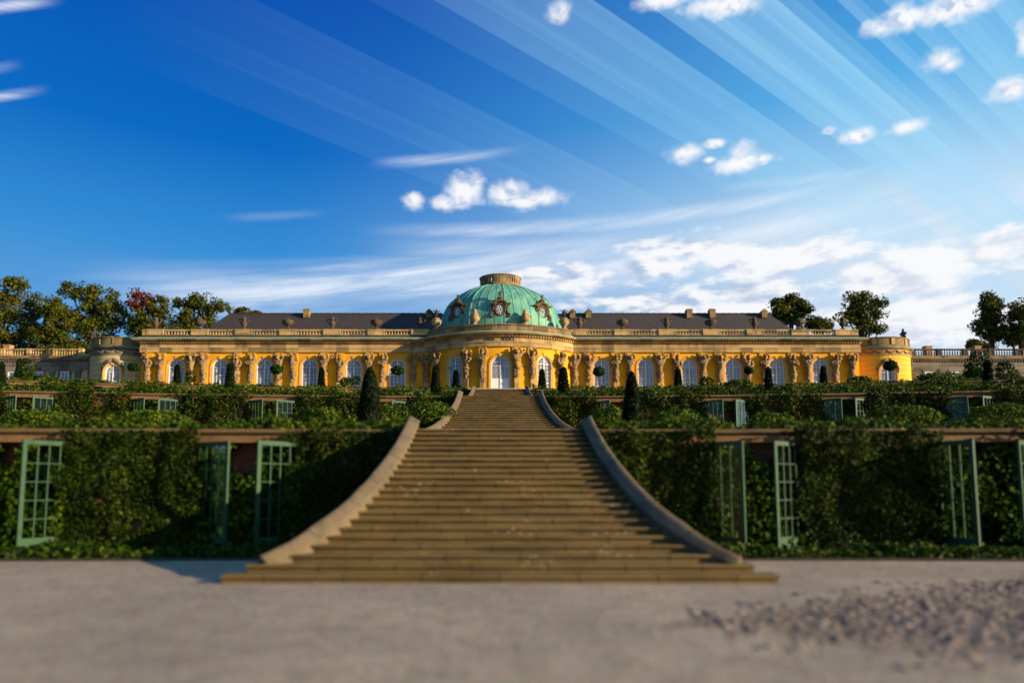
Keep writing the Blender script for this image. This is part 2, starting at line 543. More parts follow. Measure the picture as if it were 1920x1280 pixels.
def plain(name, col, rough=0.5, spec=0.4, var=0.25, scale=3.0):
    m, t, b = new_mat(name)
    n = t.noise(pos(t), scale, 4, 0.6)
    t.l.new(t.mix(t.smooth(n, 0.4, 0.75, 0, var), col, tuple(v * 0.5 for v in col)), b.inputs['Base Color'])
    b.inputs['Roughness'].default_value = rough
    b.inputs['Specular IOR Level'].default_value = spec
    return m


plain('white_paint', (0.78, 0.74, 0.66), 0.45, 0.4, 0.2)
plain('green_paint', (0.030, 0.072, 0.031), 0.6, 0.2, 0.6, 5.0)
plain('bark', (0.07, 0.05, 0.032), 0.95, 0.1, 0.7, 6.0)
plain('lettering_paint', (0.05, 0.032, 0.02), 0.7, 0.2)
plain('turf', (0.03, 0.05, 0.008), 0.95, 0.1, 0.6, 1.5)
plain('soil', (0.06, 0.045, 0.025), 0.95, 0.1, 0.6, 1.5)
plain('clockface', (0.60, 0.55, 0.45), 0.4, 0.5)


def pane_mat():
    m, t, b = new_mat('curtained_pane')
    p = pos(t)
    x, y, z = t.sep(p)
    cell = t.node('ShaderNodeTexWhiteNoise', noise_dimensions='2D')
    t.put(cell.inputs['Vector'], t.comb(t.m('FLOOR', t.m('DIVIDE', x, 0.46)), t.m('FLOOR', t.m('DIVIDE', z, 0.55)), 0))
    fold = t.noise(t.vm('MULTIPLY', p, (9, 9, 0.4)), 1.0, 3, 0.5)
    c = t.mix(t.smooth(fold, 0.35, 0.65), (0.25, 0.25, 0.27), (0.15, 0.155, 0.18))
    c = t.mix(t.smooth(cell.outputs[0], 0.60, 0.95, 0, 0.6), c, (0.07, 0.06, 0.075))
    oi = t.node('ShaderNodeObjectInfo')
    c = t.mix(t.smooth(oi.outputs['Random'], 0.3, 1.0, 0.0, 0.55), c, (0.06, 0.065, 0.085))
    t.l.new(c, b.inputs['Base Color'])
    b.inputs['Roughness'].default_value = 0.06
    b.inputs['Specular IOR Level'].default_value = 0.8
    bump(t, b, t.noise(p, 1.6, 2, 0.5), 0.04, 0.02)


pane_mat()


def glass_mat():
    m, t, b = new_mat('clear_glass')
    t.n.remove(b)
    tr = t.node('ShaderNodeBsdfTransparent')
    tr.inputs[0].default_value = (0.80, 0.88, 0.82, 1)
    gl = t.node('ShaderNodeBsdfGlossy')
    gl.inputs['Roughness'].default_value = 0.05
    fr = t.node('ShaderNodeFresnel')
    fr.inputs[0].default_value = 1.5
    mx = t.node('ShaderNodeMixShader')
    t.l.new(t.m('MULTIPLY', fr.outputs[0], 0.45), mx.inputs[0])
    t.l.new(tr.outputs[0], mx.inputs[1])
    t.l.new(gl.outputs[0], mx.inputs[2])
    t.l.new(mx.outputs[0], t.n['Material Output'].inputs[0])


glass_mat()


def leaf_mat(name, stops, trans=0.25, rough=0.55):
    m, t, b = new_mat(name)
    g = t.node('ShaderNodeNewGeometry')
    n = t.noise(g.outputs['Position'], 1.1, 3, 0.5)
    f = t.m('ADD', t.m('MULTIPLY', g.outputs['Random Per Island'], 0.65), t.m('MULTIPLY', t.smooth(n, 0.3, 0.7), 0.35))
    c = t.ramp(f, stops)
    t.l.new(c, b.inputs['Base Color'])
    b.inputs['Roughness'].default_value = rough
    b.inputs['Specular IOR Level'].default_value = 0.08
    tl = t.node('ShaderNodeBsdfTranslucent')
    t.l.new(c, tl.inputs[0])
    mx = t.node('ShaderNodeMixShader')
    mx.inputs[0].default_value = trans
    t.l.new(b.outputs[0], mx.inputs[1])
    t.l.new(tl.outputs[0], mx.inputs[2])
    t.l.new(mx.outputs[0], t.n['Material Output'].inputs[0])


leaf_mat('vine_leaf', [(0, (0.005, 0.015, 0.001)), (0.5, (0.018, 0.037, 0.002)), (0.85, (0.048, 0.070, 0.004)), (1, (0.12, 0.125, 0.008))])
leaf_mat('hedge_leaf', [(0, (0.010, 0.025, 0.001)), (0.5, (0.038, 0.068, 0.003)), (0.85, (0.088, 0.120, 0.005)), (1, (0.17, 0.18, 0.012))])
leaf_mat('autumn_vine_leaf', [(0, (0.010, 0.020, 0.002)), (0.55, (0.030, 0.042, 0.004)), (0.8, (0.075, 0.030, 0.006)), (1, (0.10, 0.018, 0.005))])
leaf_mat('yew_needle', [(0, (0.002, 0.006, 0.001)), (0.6, (0.005, 0.011, 0.001)), (1, (0.010, 0.019, 0.002))], 0.1)
leaf_mat('tree_leaf', [(0, (0.016, 0.036, 0.005)), (0.5, (0.055, 0.072, 0.006)), (0.85, (0.135, 0.110, 0.007)), (1, (0.19, 0.11, 0.008))])
leaf_mat('red_tree_leaf', [(0, (0.03, 0.014, 0.005)), (0.5, (0.12, 0.024, 0.008)), (1, (0.24, 0.045, 0.010))])
leaf_mat('orange_tree_leaf', [(0, (0.006, 0.020, 0.002)), (0.6, (0.014, 0.042, 0.004)), (1, (0.035, 0.070, 0.008))])


# ------------------------------------------------------------------ builders
def tag(o, label=None, cat=None, group=None, kind=None):
    for k, v in (('label', label), ('category', cat), ('group', group), ('kind', kind)):
        if v:
            o[k] = v
    return o


def empty(name, loc=(0, 0, 0), rz=0.0, **kw):
    o = bpy.data.objects.new(name, None)
    o.empty_display_size = 0.3
    COL.objects.link(o)
    o.location = loc
    o.rotation_euler = (0, 0, rz)
    o['origin'] = list(loc)
    return tag(o, **kw)


def link(name, me, parent=None, loc=(0, 0, 0), rz=0.0, **kw):
    o = bpy.data.objects.new(name, me)
    COL.objects.link(o)
    o.location = loc
    o.rotation_euler = (0, 0, rz)
    if parent is not None:
        o.parent = parent
    return tag(o, **kw)


def copy_tree(o, parent=None):
    c = o.copy()
    COL.objects.link(c)
    if parent is not None:
        c.parent = parent
    for ch in list(o.children):
        copy_tree(ch, c)
    return c


class MB:
    """gathers faces; build() makes ONE mesh object.  Vertices are in the coordinates of the parent's base."""
    def __init__(s, off=(0, 0, 0)):
        s.v, s.f, s.off = [], [], off

    def add(s, vs, fs):
        k = len(s.v)
        ox, oy, oz = s.off
        s.v += [(a[0] - ox, a[1] - oy, a[2] - oz) for a in vs]
        s.f += [tuple(i + k for i in f) for f in fs]

    def box(s, x0, x1, y0, y1, z0, z1):
        s.add([(x, y, z) for z in (z0, z1) for y in (y0, y1) for x in (x0, x1)],
              [(0, 2, 3, 1), (4, 5, 7, 6), (0, 1, 5, 4), (1, 3, 7, 5), (3, 2, 6, 7), (2, 0, 4, 6)])

    def obox(s, c, ux, uy, hx, hy, z0, z1, taper=1.0):
        """box turned in plan: centre c, unit axes ux, uy in plan, half sizes"""
        vs = []
        for z, k in ((z0, 1.0), (z1, taper)):
            for sy in (-1, 1):
                for sx in (-1, 1):
                    vs.append((c[0] + (ux[0] * sx * hx + uy[0] * sy * hy) * k, c[1] + (ux[1] * sx * hx + uy[1] * sy * hy) * k, z))
        s.add(vs, [(0, 2, 3, 1), (4, 5, 7, 6), (0, 1, 5, 4), (1, 3, 7, 5), (3, 2, 6, 7), (2, 0, 4, 6)])

    def lathe(s, prof, c=(0, 0, 0), seg=12, a0=0.0, a1=2 * math.pi, sx=1.0, sy=1.0):
        full = abs(a1 - a0 - 2 * math.pi) < 1e-6
        n = seg if full else seg + 1
        vs, fs = [], []
        for r, z in prof:
            for i in range(n):
                a = a0 + (a1 - a0) * i / seg
                vs.append((c[0] + r * sx * math.cos(a), c[1] + r * sy * math.sin(a), c[2] + z))
        for j in range(len(prof) - 1):
            for i in range(seg):
                k = (i + 1) % n
                fs.append((j * n + i, j * n + k, (j + 1) * n + k, (j + 1) * n + i))
        s.add(vs, fs)

    def tube(s, pts, rad, seg=6, cap=True):
        pts = [Vector(p) for p in pts]
        vs, fs = [], []
        for i, p in enumerate(pts):
            d = (pts[min(i + 1, len(pts) - 1)] - pts[max(i - 1, 0)]).normalized()
            a = d.cross(Vector((0, 0, 1)) if abs(d.z) < 0.9 else Vector((1, 0, 0))).normalized()
            b = d.cross(a)
            r = rad[i] if isinstance(rad, (list, tuple)) else rad
            for k in range(seg):
                t = 2 * math.pi * k / seg
                vs.append(p + a * (r * math.cos(t)) + b * (r * math.sin(t)))
        for i in range(len(pts) - 1):
            for k in range(seg):
                k2 = (k + 1) % seg
                fs.append((i * seg + k, i * seg + k2, (i + 1) * seg + k2, (i + 1) * seg + k))
        if cap:
            fs.append(tuple(range(seg))[::-1])
            fs.append(tuple((len(pts) - 1) * seg + k for k in range(seg)))
        s.add(vs, fs)

    def sweep(s, path, prof, cap=True, closed=False):
        """profile [(out, z)] swept along a plan path [(x, y)] walked left to right; out is towards the viewer (right of travel)"""
        n = len(path)
        vs, fs = [], []
        m = len(prof)
        for i in range(n):
            p = Vector(path[i])
            if closed:
                d0 = (p - Vector(path[i - 1])).normalized()
                d1 = (Vector(path[(i + 1) % n]) - p).normalized()
            else:
                d0 = (p - Vector(path[i - 1])).normalized() if i > 0 else None
                d1 = (Vector(path[i + 1]) - p).normalized() if i < n - 1 else None
                d0 = d0 or d1
                d1 = d1 or d0
            n0, n1 = Vector((d0.y, -d0.x)), Vector((d1.y, -d1.x))
            nn = (n0 + n1).normalized()
            nn = nn / max(0.3, nn.dot(n0))
            for o, z in prof:
                vs.append((p.x + nn.x * o, p.y + nn.y * o, z))
        last = n if closed else n - 1
        for i in range(last):
            i2 = (i + 1) % n
            for k in range(m):
                k2 = (k + 1) % m
                fs.append((i * m + k, i2 * m + k, i2 * m + k2, i * m + k2))
        if cap and not closed:
            fs.append(tuple(range(m)))
            fs.append(tuple((n - 1) * m + k for k in range(m))[::-1])
        s.add(vs, fs)

    def mesh(s, name, mat, smooth=False):
        me = bpy.data.meshes.new(name)
        me.from_pydata([tuple(v) for v in s.v], [], s.f)
        bm = bmesh.new()
        bm.from_mesh(me)
        bmesh.ops.recalc_face_normals(bm, faces=bm.faces)
        bm.to_mesh(me)
        bm.free()
        if mat:
            me.materials.append(MAT[mat])
        if smooth:
            for p in me.polygons:
                p.use_smooth = True
        return me

    def build(s, name, mat, parent=None, smooth=False, **kw):
        return link(name, s.mesh(name, mat, smooth), parent, **kw)


def leaf_arrays(pts, nrm, size, jit=0.8, aspect=0.62):
    """bent rhombic leaves at points; returns verts (4n,3)"""
    n = len(pts)
    nr = nrm + rng.normal(0, jit, (n, 3))
    nr /= np.linalg.norm(nr, axis=1, keepdims=True) + 1e-9
    t = rng.normal(0, 1, (n, 3))
    t -= nr * np.sum(t * nr, axis=1, keepdims=True)
    t /= np.linalg.norm(t, axis=1, keepdims=True) + 1e-9
    b = np.cross(nr, t)
    s = (size * rng.uniform(0.65, 1.35, n))[:, None]
    v = np.empty((n, 4, 3))
    v[:, 0] = pts - t * s * 0.5
    v[:, 1] = pts + b * s * aspect * 0.5 + nr * s * 0.12
    v[:, 2] = pts + t * s * 0.5
    v[:, 3] = pts - b * s * aspect * 0.5 + nr * s * 0.12
    return v.reshape(-1, 3)


def leaf_mesh(name, verts, mats, midx=None, extra=None):
    """mesh of quads (4 verts each) + optional extra (verts, faces) appended with the last material"""
    n = len(verts) // 4
    ev, ef = extra if extra else ([], [])
    me = bpy.data.meshes.new(name)
    nv = len(verts) + len(ev)
    me.vertices.add(nv)
    co = np.concatenate([verts, np.array(ev).reshape(-1, 3)]) if len(ev) else verts
    me.vertices.foreach_set('co', co.astype(np.float32).ravel())
    nf = n + len(ef)
    me.loops.add(nf * 4)
    me.polygons.add(nf)
    li = np.arange(n * 4, dtype=np.int32)
    if ef:
        li = np.concatenate([li, (np.array(ef, dtype=np.int32) + len(verts)).ravel()])
    me.loops.foreach_set('vertex_index', li)
    me.polygons.foreach_set('loop_start', np.arange(nf, dtype=np.int32) * 4)
    if midx is not None:
        me.polygons.foreach_set('material_index', np.concatenate([midx, np.full(len(ef), len(mats) - 1)]).astype(np.int32))
    me.update(calc_edges=True)
    for m in mats:
        me.materials.append(MAT[m])
    return me


def nz(x, y, z=0.0):
    return mnoise.noise(Vector((x, y, z)))


# ------------------------------------------------------------------ levels of the hillside
Y1, Y2, Y3, Y4, YP = 18.0, 38.8, 58.5, 76.0, 81.4
Z1 = WZ(805, Y1)
Z2 = WZ(742.5, Y2)
Z3 = WZ(730, Y3)
ZP = WZ(729, 77.8)
CURVE = {1: (Y1, 0.0020), 2: (Y2, 0.0034), 3: (Y3, 0.0036)}
LEV = {0: 0.0, 1: Z1, 2: Z2, 3: Z3}


def wy(k, x):
    """distance of the retaining wall face of terrace k at x (walls bow towards the garden at their ends)"""
    y0, c = CURVE[k]
    return y0 - c * min(abs(x), 60) ** 2


# ground and terraces
g = MB()
g.add([(-1500, -200, 0), (1500, -200, 0), (1500, 3000, 0), (-1500, 3000, 0)], [(0, 1, 2, 3)])
g.build('ground', 'gravel', kind='structure')
def cobbles():
    # worn patch of coarse loose stones at the right of the forecourt: uncountable, so one object
    vs, fs = [], []
    k = 0
    ico = bmesh.new()
    bmesh.ops.create_icosphere(ico, subdivisions=1, radius=1.0)
    iv = np.array([v.co[:] for v in ico.verts])
    itri = [tuple(v.index for v in f.verts) for f in ico.faces]
    ico.free()
    V, F = [], []
    n = 0
    for _ in range(9000):
        if n > 2600:
            break
        x, y = rng.uniform(2.4, 11.0), rng.uniform(5.2, 12.0)
        e = (x - 1.9) * 0.36 - abs(y - 8.3) * 0.62 + 0.75 * (nz(x * 1.5, y * 1.5) + 0.3)
        if e < rng.uniform(-0.3, 0.9):
            continue
        r = rng.uniform(0.03, 0.08)
        a = rng.uniform(0, 6.28)
        m = iv * np.array([r * rng.uniform(0.8, 1.4), r, r * rng.uniform(0.35, 0.55)]) * rng.uniform(0.85, 1.15, (len(iv), 1))
        c, s = math.cos(a), math.sin(a)
        m = np.stack([m[:, 0] * c - m[:, 1] * s + x, m[:, 0] * s + m[:, 1] * c + y, m[:, 2] - r * 0.12], 1)
        V += [tuple(q) for q in m]
        F += [tuple(i + len(iv) * n for i in f) for f in itri]
        n += 1
    me = bpy.data.meshes.new('loose_stones')
    me.from_pydata(V, [], F)
    for q in me.polygons:
        q.use_smooth = True
    m_, t, b = new_mat('cobble')
    g_ = t.node('ShaderNodeNewGeometry')
    t.l.new(t.ramp(g_.outputs['Random Per Island'], [(0, (0.05, 0.038, 0.032)), (0.6, (0.14, 0.105, 0.082)), (1, (0.26, 0.185, 0.135))]), b.inputs['Base Color'])
    b.inputs['Roughness'].default_value = 0.9
    me.materials.append(m_)
    link('loose_stones', me, None, label='patch of coarse dark loose stones on the gravel at lower right', cat='stones', kind='stuff')


cobbles()
XS = np.linspace(-150, 150, 101)
for k in (1, 2, 3):
    t = MB()
    vs, fs = [], []
    for i, x in enumerate(XS):
        yb = wy(k + 1, x) + 0.4 if k < 3 else Y4
        vs += [(x, wy(k, x) + 0.05, LEV[k] - 0.10), (x, yb, LEV[k] - 0.10)]
        if i:
            a = 2 * i
            fs.append((a - 2, a, a + 1, a - 1))
    t.add(vs, fs)
    t.build('terrace', 'gravel' if k < 3 else 'soil', kind='structure')
    for sd in (-1, 1):                             # planted banks where the retaining walls end
        bk_ = MB()
        xo = {1: 20.5, 2: 34.8, 3: 47.1}[k]
        vs, fs = [], []
        for i, x in enumerate(np.linspace(xo, 150, 40)):
            vs += [(sd * x, wy(k, x) - 1.6, LEV[k - 1] - 0.15), (sd * x, wy(k, x) + 0.06, LEV[k] - 0.09)]
            if i:
                a = 2 * i
                fs.append((a - 2, a, a + 1, a - 1))
        bk_.add(vs, fs)
        bk_.build('grass_bank', 'turf', kind='structure')
t = MB()
t.add([(-150, Y4 - 0.4, Z3 - 0.2), (150, Y4 - 0.4, Z3 - 0.2), (150, Y4 + 1.2, ZP), (-150, Y4 + 1.2, ZP), (150, 400, ZP), (-150, 400, ZP), (190, Y4 - 20, -0.05), (190, 440, -0.05), (-190, Y4 - 20, -0.05), (-190, 440, -0.05)],
      [(0, 1, 2, 3), (3, 2, 4, 5), (2, 1, 6), (2, 6, 7, 4), (3, 5, 9, 8), (3, 8, 0), (4, 7, 9, 5)])
t.build('forecourt', 'gravel', kind='structure')

# ------------------------------------------------------------------ staircases
HW = [(0.0, 4.62), (0.062, 3.95), (0.085, 3.72), (0.115, 3.48), (0.16, 3.24), (0.225, 2.99), (0.305, 2.77), (0.45, 2.52), (0.59, 2.35), (0.72, 2.23), (0.88, 2.15), (1.0, 2.12)]


def hw0(s):
    xs = [a for a, _ in HW]
    return float(np.interp(s, xs, [b for _, b in HW]))


def staircase(ytop, zbot, ztop, run, n, label, flare=1.0):
    def hw(s):
        return hw0(max(0.085, 1 - (1 - s) * flare)) if flare > 1 else hw0(s)

    y0 = ytop - run
    root = empty('stone_staircase', (0, y0, zbot), label=label, cat='staircase', group='stone stair flights on the axis of the garden')
    r, tr = (ztop - zbot) / n, run / n
    for k in range(n):
        s = (k + 0.0) / n
        w = hw(s) if k > 2 else (4.58, 4.28, 4.02)[k]
        w += 0.02
        z1 = r * (k + 1)
        z0 = r * k - 0.03 if k else 0.0
        yf = tr * k
        yb = yf + tr + 0.12
        prof = [(yf + 0.055, z0), (yf + 0.055, z1 - 0.062), (yf + 0.010, z1 - 0.054), (yf - 0.006, z1 - 0.03), (yf + 0.006, z1 - 0.008), (yf + 0.03, z1), (yb, z1), (yb, z0)]
        m = MB()
        nx = 14
        vs, fs = [], []
        np_ = len(prof)
        for i in range(nx + 1):
            x = -w + 2 * w * i / nx
            for (yy, zz) in prof:
                wob = 0.010 * nz(x * 1.7, k * 3.1, 1.0) + 0.006 * nz(x * 6, k * 1.7, 5.0)
                vs.append((x, yy + wob, zz + wob * 0.7 - (0.012 * math.exp(-(x / (w * 0.55)) ** 2) if zz > z1 - 0.04 else 0)))
        for i in range(nx):
            for j in range(np_):
                j2 = (j + 1) % np_
                fs.append((i * np_ + j, (i + 1) * np_ + j, (i + 1) * np_ + j2, i * np_ + j2))
        fs.append(tuple(range(np_)))
        fs.append(tuple(nx * np_ + j for j in range(np_))[::-1])
        m.add(vs, fs)
        m.build('step', 'step_stone', root)
    for sd in (-1, 1):
        wall, cap = MB(), MB()
        ss = [0.062 + 0.938 * (i / 40) ** 1.15 for i in range(41)] + [1.02]
        vw, vc = [], []
        for s in ss:
            e = min(1, max(0, (0.20 - s) / 0.138))                          # the lower end flares outwards, dips and thins
            top = (ztop - zbot) * min(s, 1.0) + 0.27 - 0.13 * e ** 1.5
            kw = 1 - 0.35 * e
            xi = hw(min(s, 1)) + 0.0
            y = run * s
            d = 0.012 * nz(s * 40, sd, 3)
            for o, z in ((0.02, 0.0), (0.02, top - 0.07), (0.22, top - 0.07), (0.22, 0.0)):
                vw.append((sd * (xi + o * kw), y, z))
            for o, z in ((-0.02, -0.075), (-0.025, -0.045), (0.015, -0.02), (0.12, 0.03), (0.22, 0.09), (0.26, 0.08), (0.255, -0.075)):
                vc.append((sd * (xi + o * kw), y, top + z + d))
        for buf, vs, m in ((wall, vw, 4), (cap, vc, 7)):
            fs = []
            for i in range(len(ss) - 1):
                for j in range(m):
                    j2 = (j + 1) % m
                    fs.append((i * m + j, (i + 1) * m + j, (i + 1) * m + j2, i * m + j2))
            fs.append(tuple(range(m)))
            fs.append(tuple((len(ss) - 1) * m + j for j in range(m))[::-1])
            buf.add(vs, fs)
        # rounded head where the parapet meets the terrace, scrolled foot at the bottom
        cw = wall.build('cheek_wall', 'cheek_stone', root)
        cap.build('coping', 'cheek_stone', cw, smooth=True)
    return root


staircase(Y1, 0.0, Z1, 6.4, 22, 'wide sandstone stair flight nearest the gravel, flared bottom steps')
staircase(Y2, Z1 - 0.1, Z2, 7.2, 25, 'middle stone stair flight rising between the two tall dark cone yews', 1.24)
staircase(Y3, Z2 - 0.1, Z3, 6.6, 22, 'short topmost stone stair flight ending below the white palace door', 1.24)

# ------------------------------------------------------------------ retaining walls with glazed doors
ORD = ['first', 'second', 'third', 'fourth', 'fifth', 'sixth', 'seventh', 'eighth']
BAY0, BAYP, NW = 6.45, 6.15, 1.36
BAYC = {1: [6.45, 12.22, 18.4], 2: [6.45 + 6.15 * i for i in range(5)], 3: [6.45 + 6.15 * i for i in range(7)]}             # first niche centre, pitch, half width
LEVW = {1: 'lowest', 2: 'middle', 3: 'highest'}
NB = {1: 3, 2: 5, 3: 7}
DOORS = []


def glazed_door(root, off, hx, hy, zb, ht, direction, ang, w):
    """hinged at (hx, hy); direction +1 opens to the right; ang = opening angle from the wall"""
    ca, sa = math.cos(ang) * direction, -math.sin(ang)
    fr, pn = MB(), MB()
    T = 0.03

    def bar(u0, u1, z0, z1, t=T):
        ux, uy = (ca, sa), (-sa, ca)
        c = ((u0 + u1) / 2 * ca, (u0 + u1) / 2 * sa)
        fr.obox(c, ux, uy, (u1 - u0) / 2, t, z0, z1)

    bar(0, 0.10, 0, ht)
    bar(w - 0.10, w, 0, ht)
    bar(0.10, w - 0.10, ht - 0.11, ht, 0.027)
    bar(0.10, w - 0.10, 0.0, 0.34, 0.027)
    nc = 4
    inner = w - 0.2
    for i in range(1, nc):
        u = 0.10 + inner * i / nc
        bar(u - 0.014, u + 0.014, 0.34, ht - 0.11, 0.02)
    nr = 5
    for j in range(1, nr):
        z = 0.34 + (ht - 0.45) * j / nr
        bar(0.10, w - 0.10, z - 0.011, z + 0.011, 0.014)
    pn.obox((w / 2 * ca, w / 2 * sa), (ca, sa), (-sa, ca), inner / 2, 0.004, 0.34, ht - 0.11)
    d = fr.build('glazed_door', 'green_paint', root, loc=(hx - off[0], hy - off[1], zb - off[2]))
    pn.build('glass_pane', 'clear_glass', d)
    return d


rw = random.Random(5)
for k in (1, 2, 3):
    zb, zt = LEV[k - 1] - (0.1 if k > 1 else 0), LEV[k]
    for sd in (-1, 1):
        side = 'left' if sd < 0 else 'right'
        x_in, x_out = 2.38, BAYC[k][-1] + NW + 2.6
        off = (sd * x_in, wy(k, x_in), zb)
        root = empty('retaining_wall', off, label=f'{LEVW[k]} brick terrace wall with green glazed doors, {side} of the stairs', cat='wall', group='terrace retaining walls')
        br, be, lin, cop = MB(off), MB(off), MB(off), MB(off)
        centres = BAYC[k]
        segs = []
        x = x_in
        for c in centres:
            segs.append((x, c - NW))
            x = c + NW
        segs.append((x, x_out))
        lh = 0.34
        for a, b in segs:                           # piers
            xs = np.linspace(a, b, 5)
            if sd < 0:
                path = [(-v, wy(k, v)) for v in xs[::-1]]
            else:
                path = [(v, wy(k, v)) for v in xs]
            be.sweep(path, [(0, zb), (0, zt - 0.14), (-0.75, zt - 0.14), (-0.75, zb)])
        for c in centres:                           # niche backs (brick) and lintels
            y = wy(k, c)
            xs = [c - NW, c + NW]
            path = [(v, wy(k, abs(v))) for v in sorted([sd * xs[0], sd * xs[1]])]
            br.sweep(path, [(-0.55, zb), (-0.55, zt - 0.18), (-0.745, zt - 0.18), (-0.745, zb)])
            lin.sweep(path, [(-0.004, zt - lh), (-0.004, zt - 0.143), (-0.54, zt - 0.143), (-0.54, zt - lh)])
        xs = np.linspace(x_in - 0.1, x_out, 30)
        path = [(-v, wy(k, v)) for v in xs[::-1]] if sd < 0 else [(v, wy(k, v)) for v in xs]
        cop.sweep(path, [(0.05, zt - 0.135), (0.06, zt - 0.11), (0.11, zt - 0.09), (0.11, zt - 0.025), (0.07, zt), (-0.8, zt), (-0.8, zt - 0.135)])
        qu = MB(off)
        for c in centres:                           # brick quoins at the niche jambs
            for s in (-1, 1):
                q0, q1 = sorted((c + s * NW, c + s * (NW + 0.36)))
                pts = [(v, wy(k, abs(v))) for v in sorted((sd * q0, sd * q1))]
                qu.sweep(pts, [(0.012, zb), (0.012, zt - 0.145), (-0.02, zt - 0.145), (-0.02, zb)])
        qu.build('brick_quoin', 'red_brick', root)
        be.build('pier_wall', 'plaster_beige', root)
        br.build('niche_back', 'red_brick', root)
        lin.build('lintel', 'plaster_beige', root)
        cop.build('coping', 'coping_stone', root)
        for i, c in enumerate(centres):
            ht = zt - lh - zb - 0.03
            for hinge in (-1, 1):
                xh = sd * c + hinge * (NW - 0.02)
                yh = wy(k, abs(xh)) - 0.04
                outer = hinge == sd                      # hinged on the jamb away from the stairs
                if k == 1 and i == 1:
                    a = R(38) if outer else R(64 if sd < 0 else 71)
                else:
                    a = R(30 if outer else 46) + R(rw.uniform(-4, 6))
                glazed_door(root, off, xh, yh, zb + 0.02, ht, -hinge, a, 1.27)

# ------------------------------------------------------------------ climbing vines on the wall piers
def vine(name, k, a, b, sd, n, size, label, group, autumn=0.1, top=0.10, depth=0.5, skirt=0.8):
    zb, zt = LEV[k - 1] - (0.1 if k > 1 else 0), LEV[k]
    x0, x1 = (a, b) if sd > 0 else (-b, -a)
    H = zt - zb
    seed = rng.uniform(0, 100)
    pts, nrm = [], []
    tries = 0
    while len(pts) < n and tries < n * 4:
        tries += 1
        x = rng.uniform(x0 - 0.35, x1 + 0.35)
        h = rng.uniform(0, 1) ** 0.9
        z = zb + h * (H + 0.05)
        q = nz(x * 0.9 + seed, z * 0.9, k) + 0.5 * nz(x * 2.3 + seed, z * 2.3, k + 4)
        edge = min(x - x0, x1 - x)
        if edge < -0.12 and q < 0.0:
            continue
        if h > 1 - top / H and q < 0.12:
            continue
        if q < (-0.75 if k == 1 else -0.55):
            continue
        t = depth * (0.45 + 0.7 * max(0, q + 0.3)) + skirt * max(0, 0.45 - h) ** 1.5
        dd = t * (1 - rng.uniform(0, 1) ** 2.2 * 0.85)
        pts.append((x, wy(k, abs(x)) - 0.03 - dd, z))
        nrm.append((rng.normal(0, 0.3), -1, 0.35))
    pts, nrm = np.array(pts), np.array(nrm)
    o = (0.5 * (x0 + x1), wy(k, abs(0.5 * (x0 + x1))) - 0.1, zb)
    v = leaf_arrays(pts - np.array(o), nrm, size)
    mi = (rng.uniform(0, 1, len(pts)) < autumn).astype(int)
    # stems behind the leaves
    st = MB()
    for i in range(4):
        sx = x0 + (x1 - x0) * (i + 0.5) / 4 - o[0]
        st.tube([(sx, -0.02, 0), (sx + 0.1 * nz(i, seed), -0.05, H * 0.4), (sx + 0.3 * nz(i + 3, seed), -0.05, H * 0.85)], [0.03, 0.02, 0.01], 5, False)
    root = link(name, leaf_mesh(name, v, ['vine_leaf', 'autumn_vine_leaf'], mi), None, o, label=label, cat='vine', group=group)
    st.build('stem', 'bark', root)


for k, n0, size, aut in ((1, 13000, 0.09, 0.03), (2, 4600, 0.16, 0.22), (3, 1500, 0.22, 0.1)):
    for sd in (-1, 1):
        side = 'left' if sd < 0 else 'right'
        edges = [2.55]
        for i in range(NB[k]):
            c = BAYC[k][i]
            edges += [c - NW, c + NW]
        edges.append(edges[-1] + 2.4)
        for i in range(0, len(edges), 2):
            a, b = edges[i], edges[i + 1]
            j = i // 2
            place = 'beside the stairs' if j == 0 else f'beyond the {ORD[j - 1]} glazed doors'
            vine('climbing_vine', k, a, b, sd, int(n0 * (b - a) / 3.4), size,
                 f'leafy climbing vine on the {LEVW[k]} terrace wall {place}, {side} side', 'vines climbing the terrace walls', aut)

def niche_bush(k, c, sd, label):
    zb, zt = LEV[k - 1] - (0.1 if k > 1 else 0), LEV[k]
    H = zt - zb - 0.4
    n = 5200 if k == 1 else 1900
    seed = rng.uniform(0, 100)
    pts, nrm = [], []
    for _ in range(n * 3):
        if len(pts) >= n:
            break
        x = sd * c + rng.uniform(-NW, NW)
        h = rng.uniform(0, 1)
        q = nz(x * 1.1 + seed, h * 2.2, k) + 0.4 * nz(x * 3 + seed, h * 6, k)
        if q < -0.30 + 0.42 * (h - 0.55):
            continue
        d = rng.uniform(-0.5, 0.55 * (1 - h) + 0.1)
        pts.append((x, wy(k, c) - d, zb + h * H))
        nrm.append((0.3, -1, 0.4))
    o = np.array((sd * c, wy(k, c), zb))
    me = leaf_mesh('fig_bush', leaf_arrays(np.array(pts) - o, np.array(nrm), 0.15 if k == 1 else 0.2), ['hedge_leaf'])
    root = link('fig_bush', me, None, tuple(o), label=label, cat='bush', group='bushes growing in the glazed niches')
    st = MB()
    for i in range(5):
        a = (i - 2) * 0.4
        st.tube([(a * 0.4, 0.1, 0), (a * 0.8, 0.05, H * 0.4), (a, 0.05, H * 0.8)], [0.035, 0.025, 0.01], 5, False)
    st.build('stem', 'bark', root)


for k in (1, 2):
    for sd in (-1, 1):
        for i in range(NB[k]):
            niche_bush(k, BAYC[k][i], sd, f'fig bush between the {ORD[i]} pair of glazed doors {"left" if sd < 0 else "right"} of the stairs, {LEVW[k]} wall')

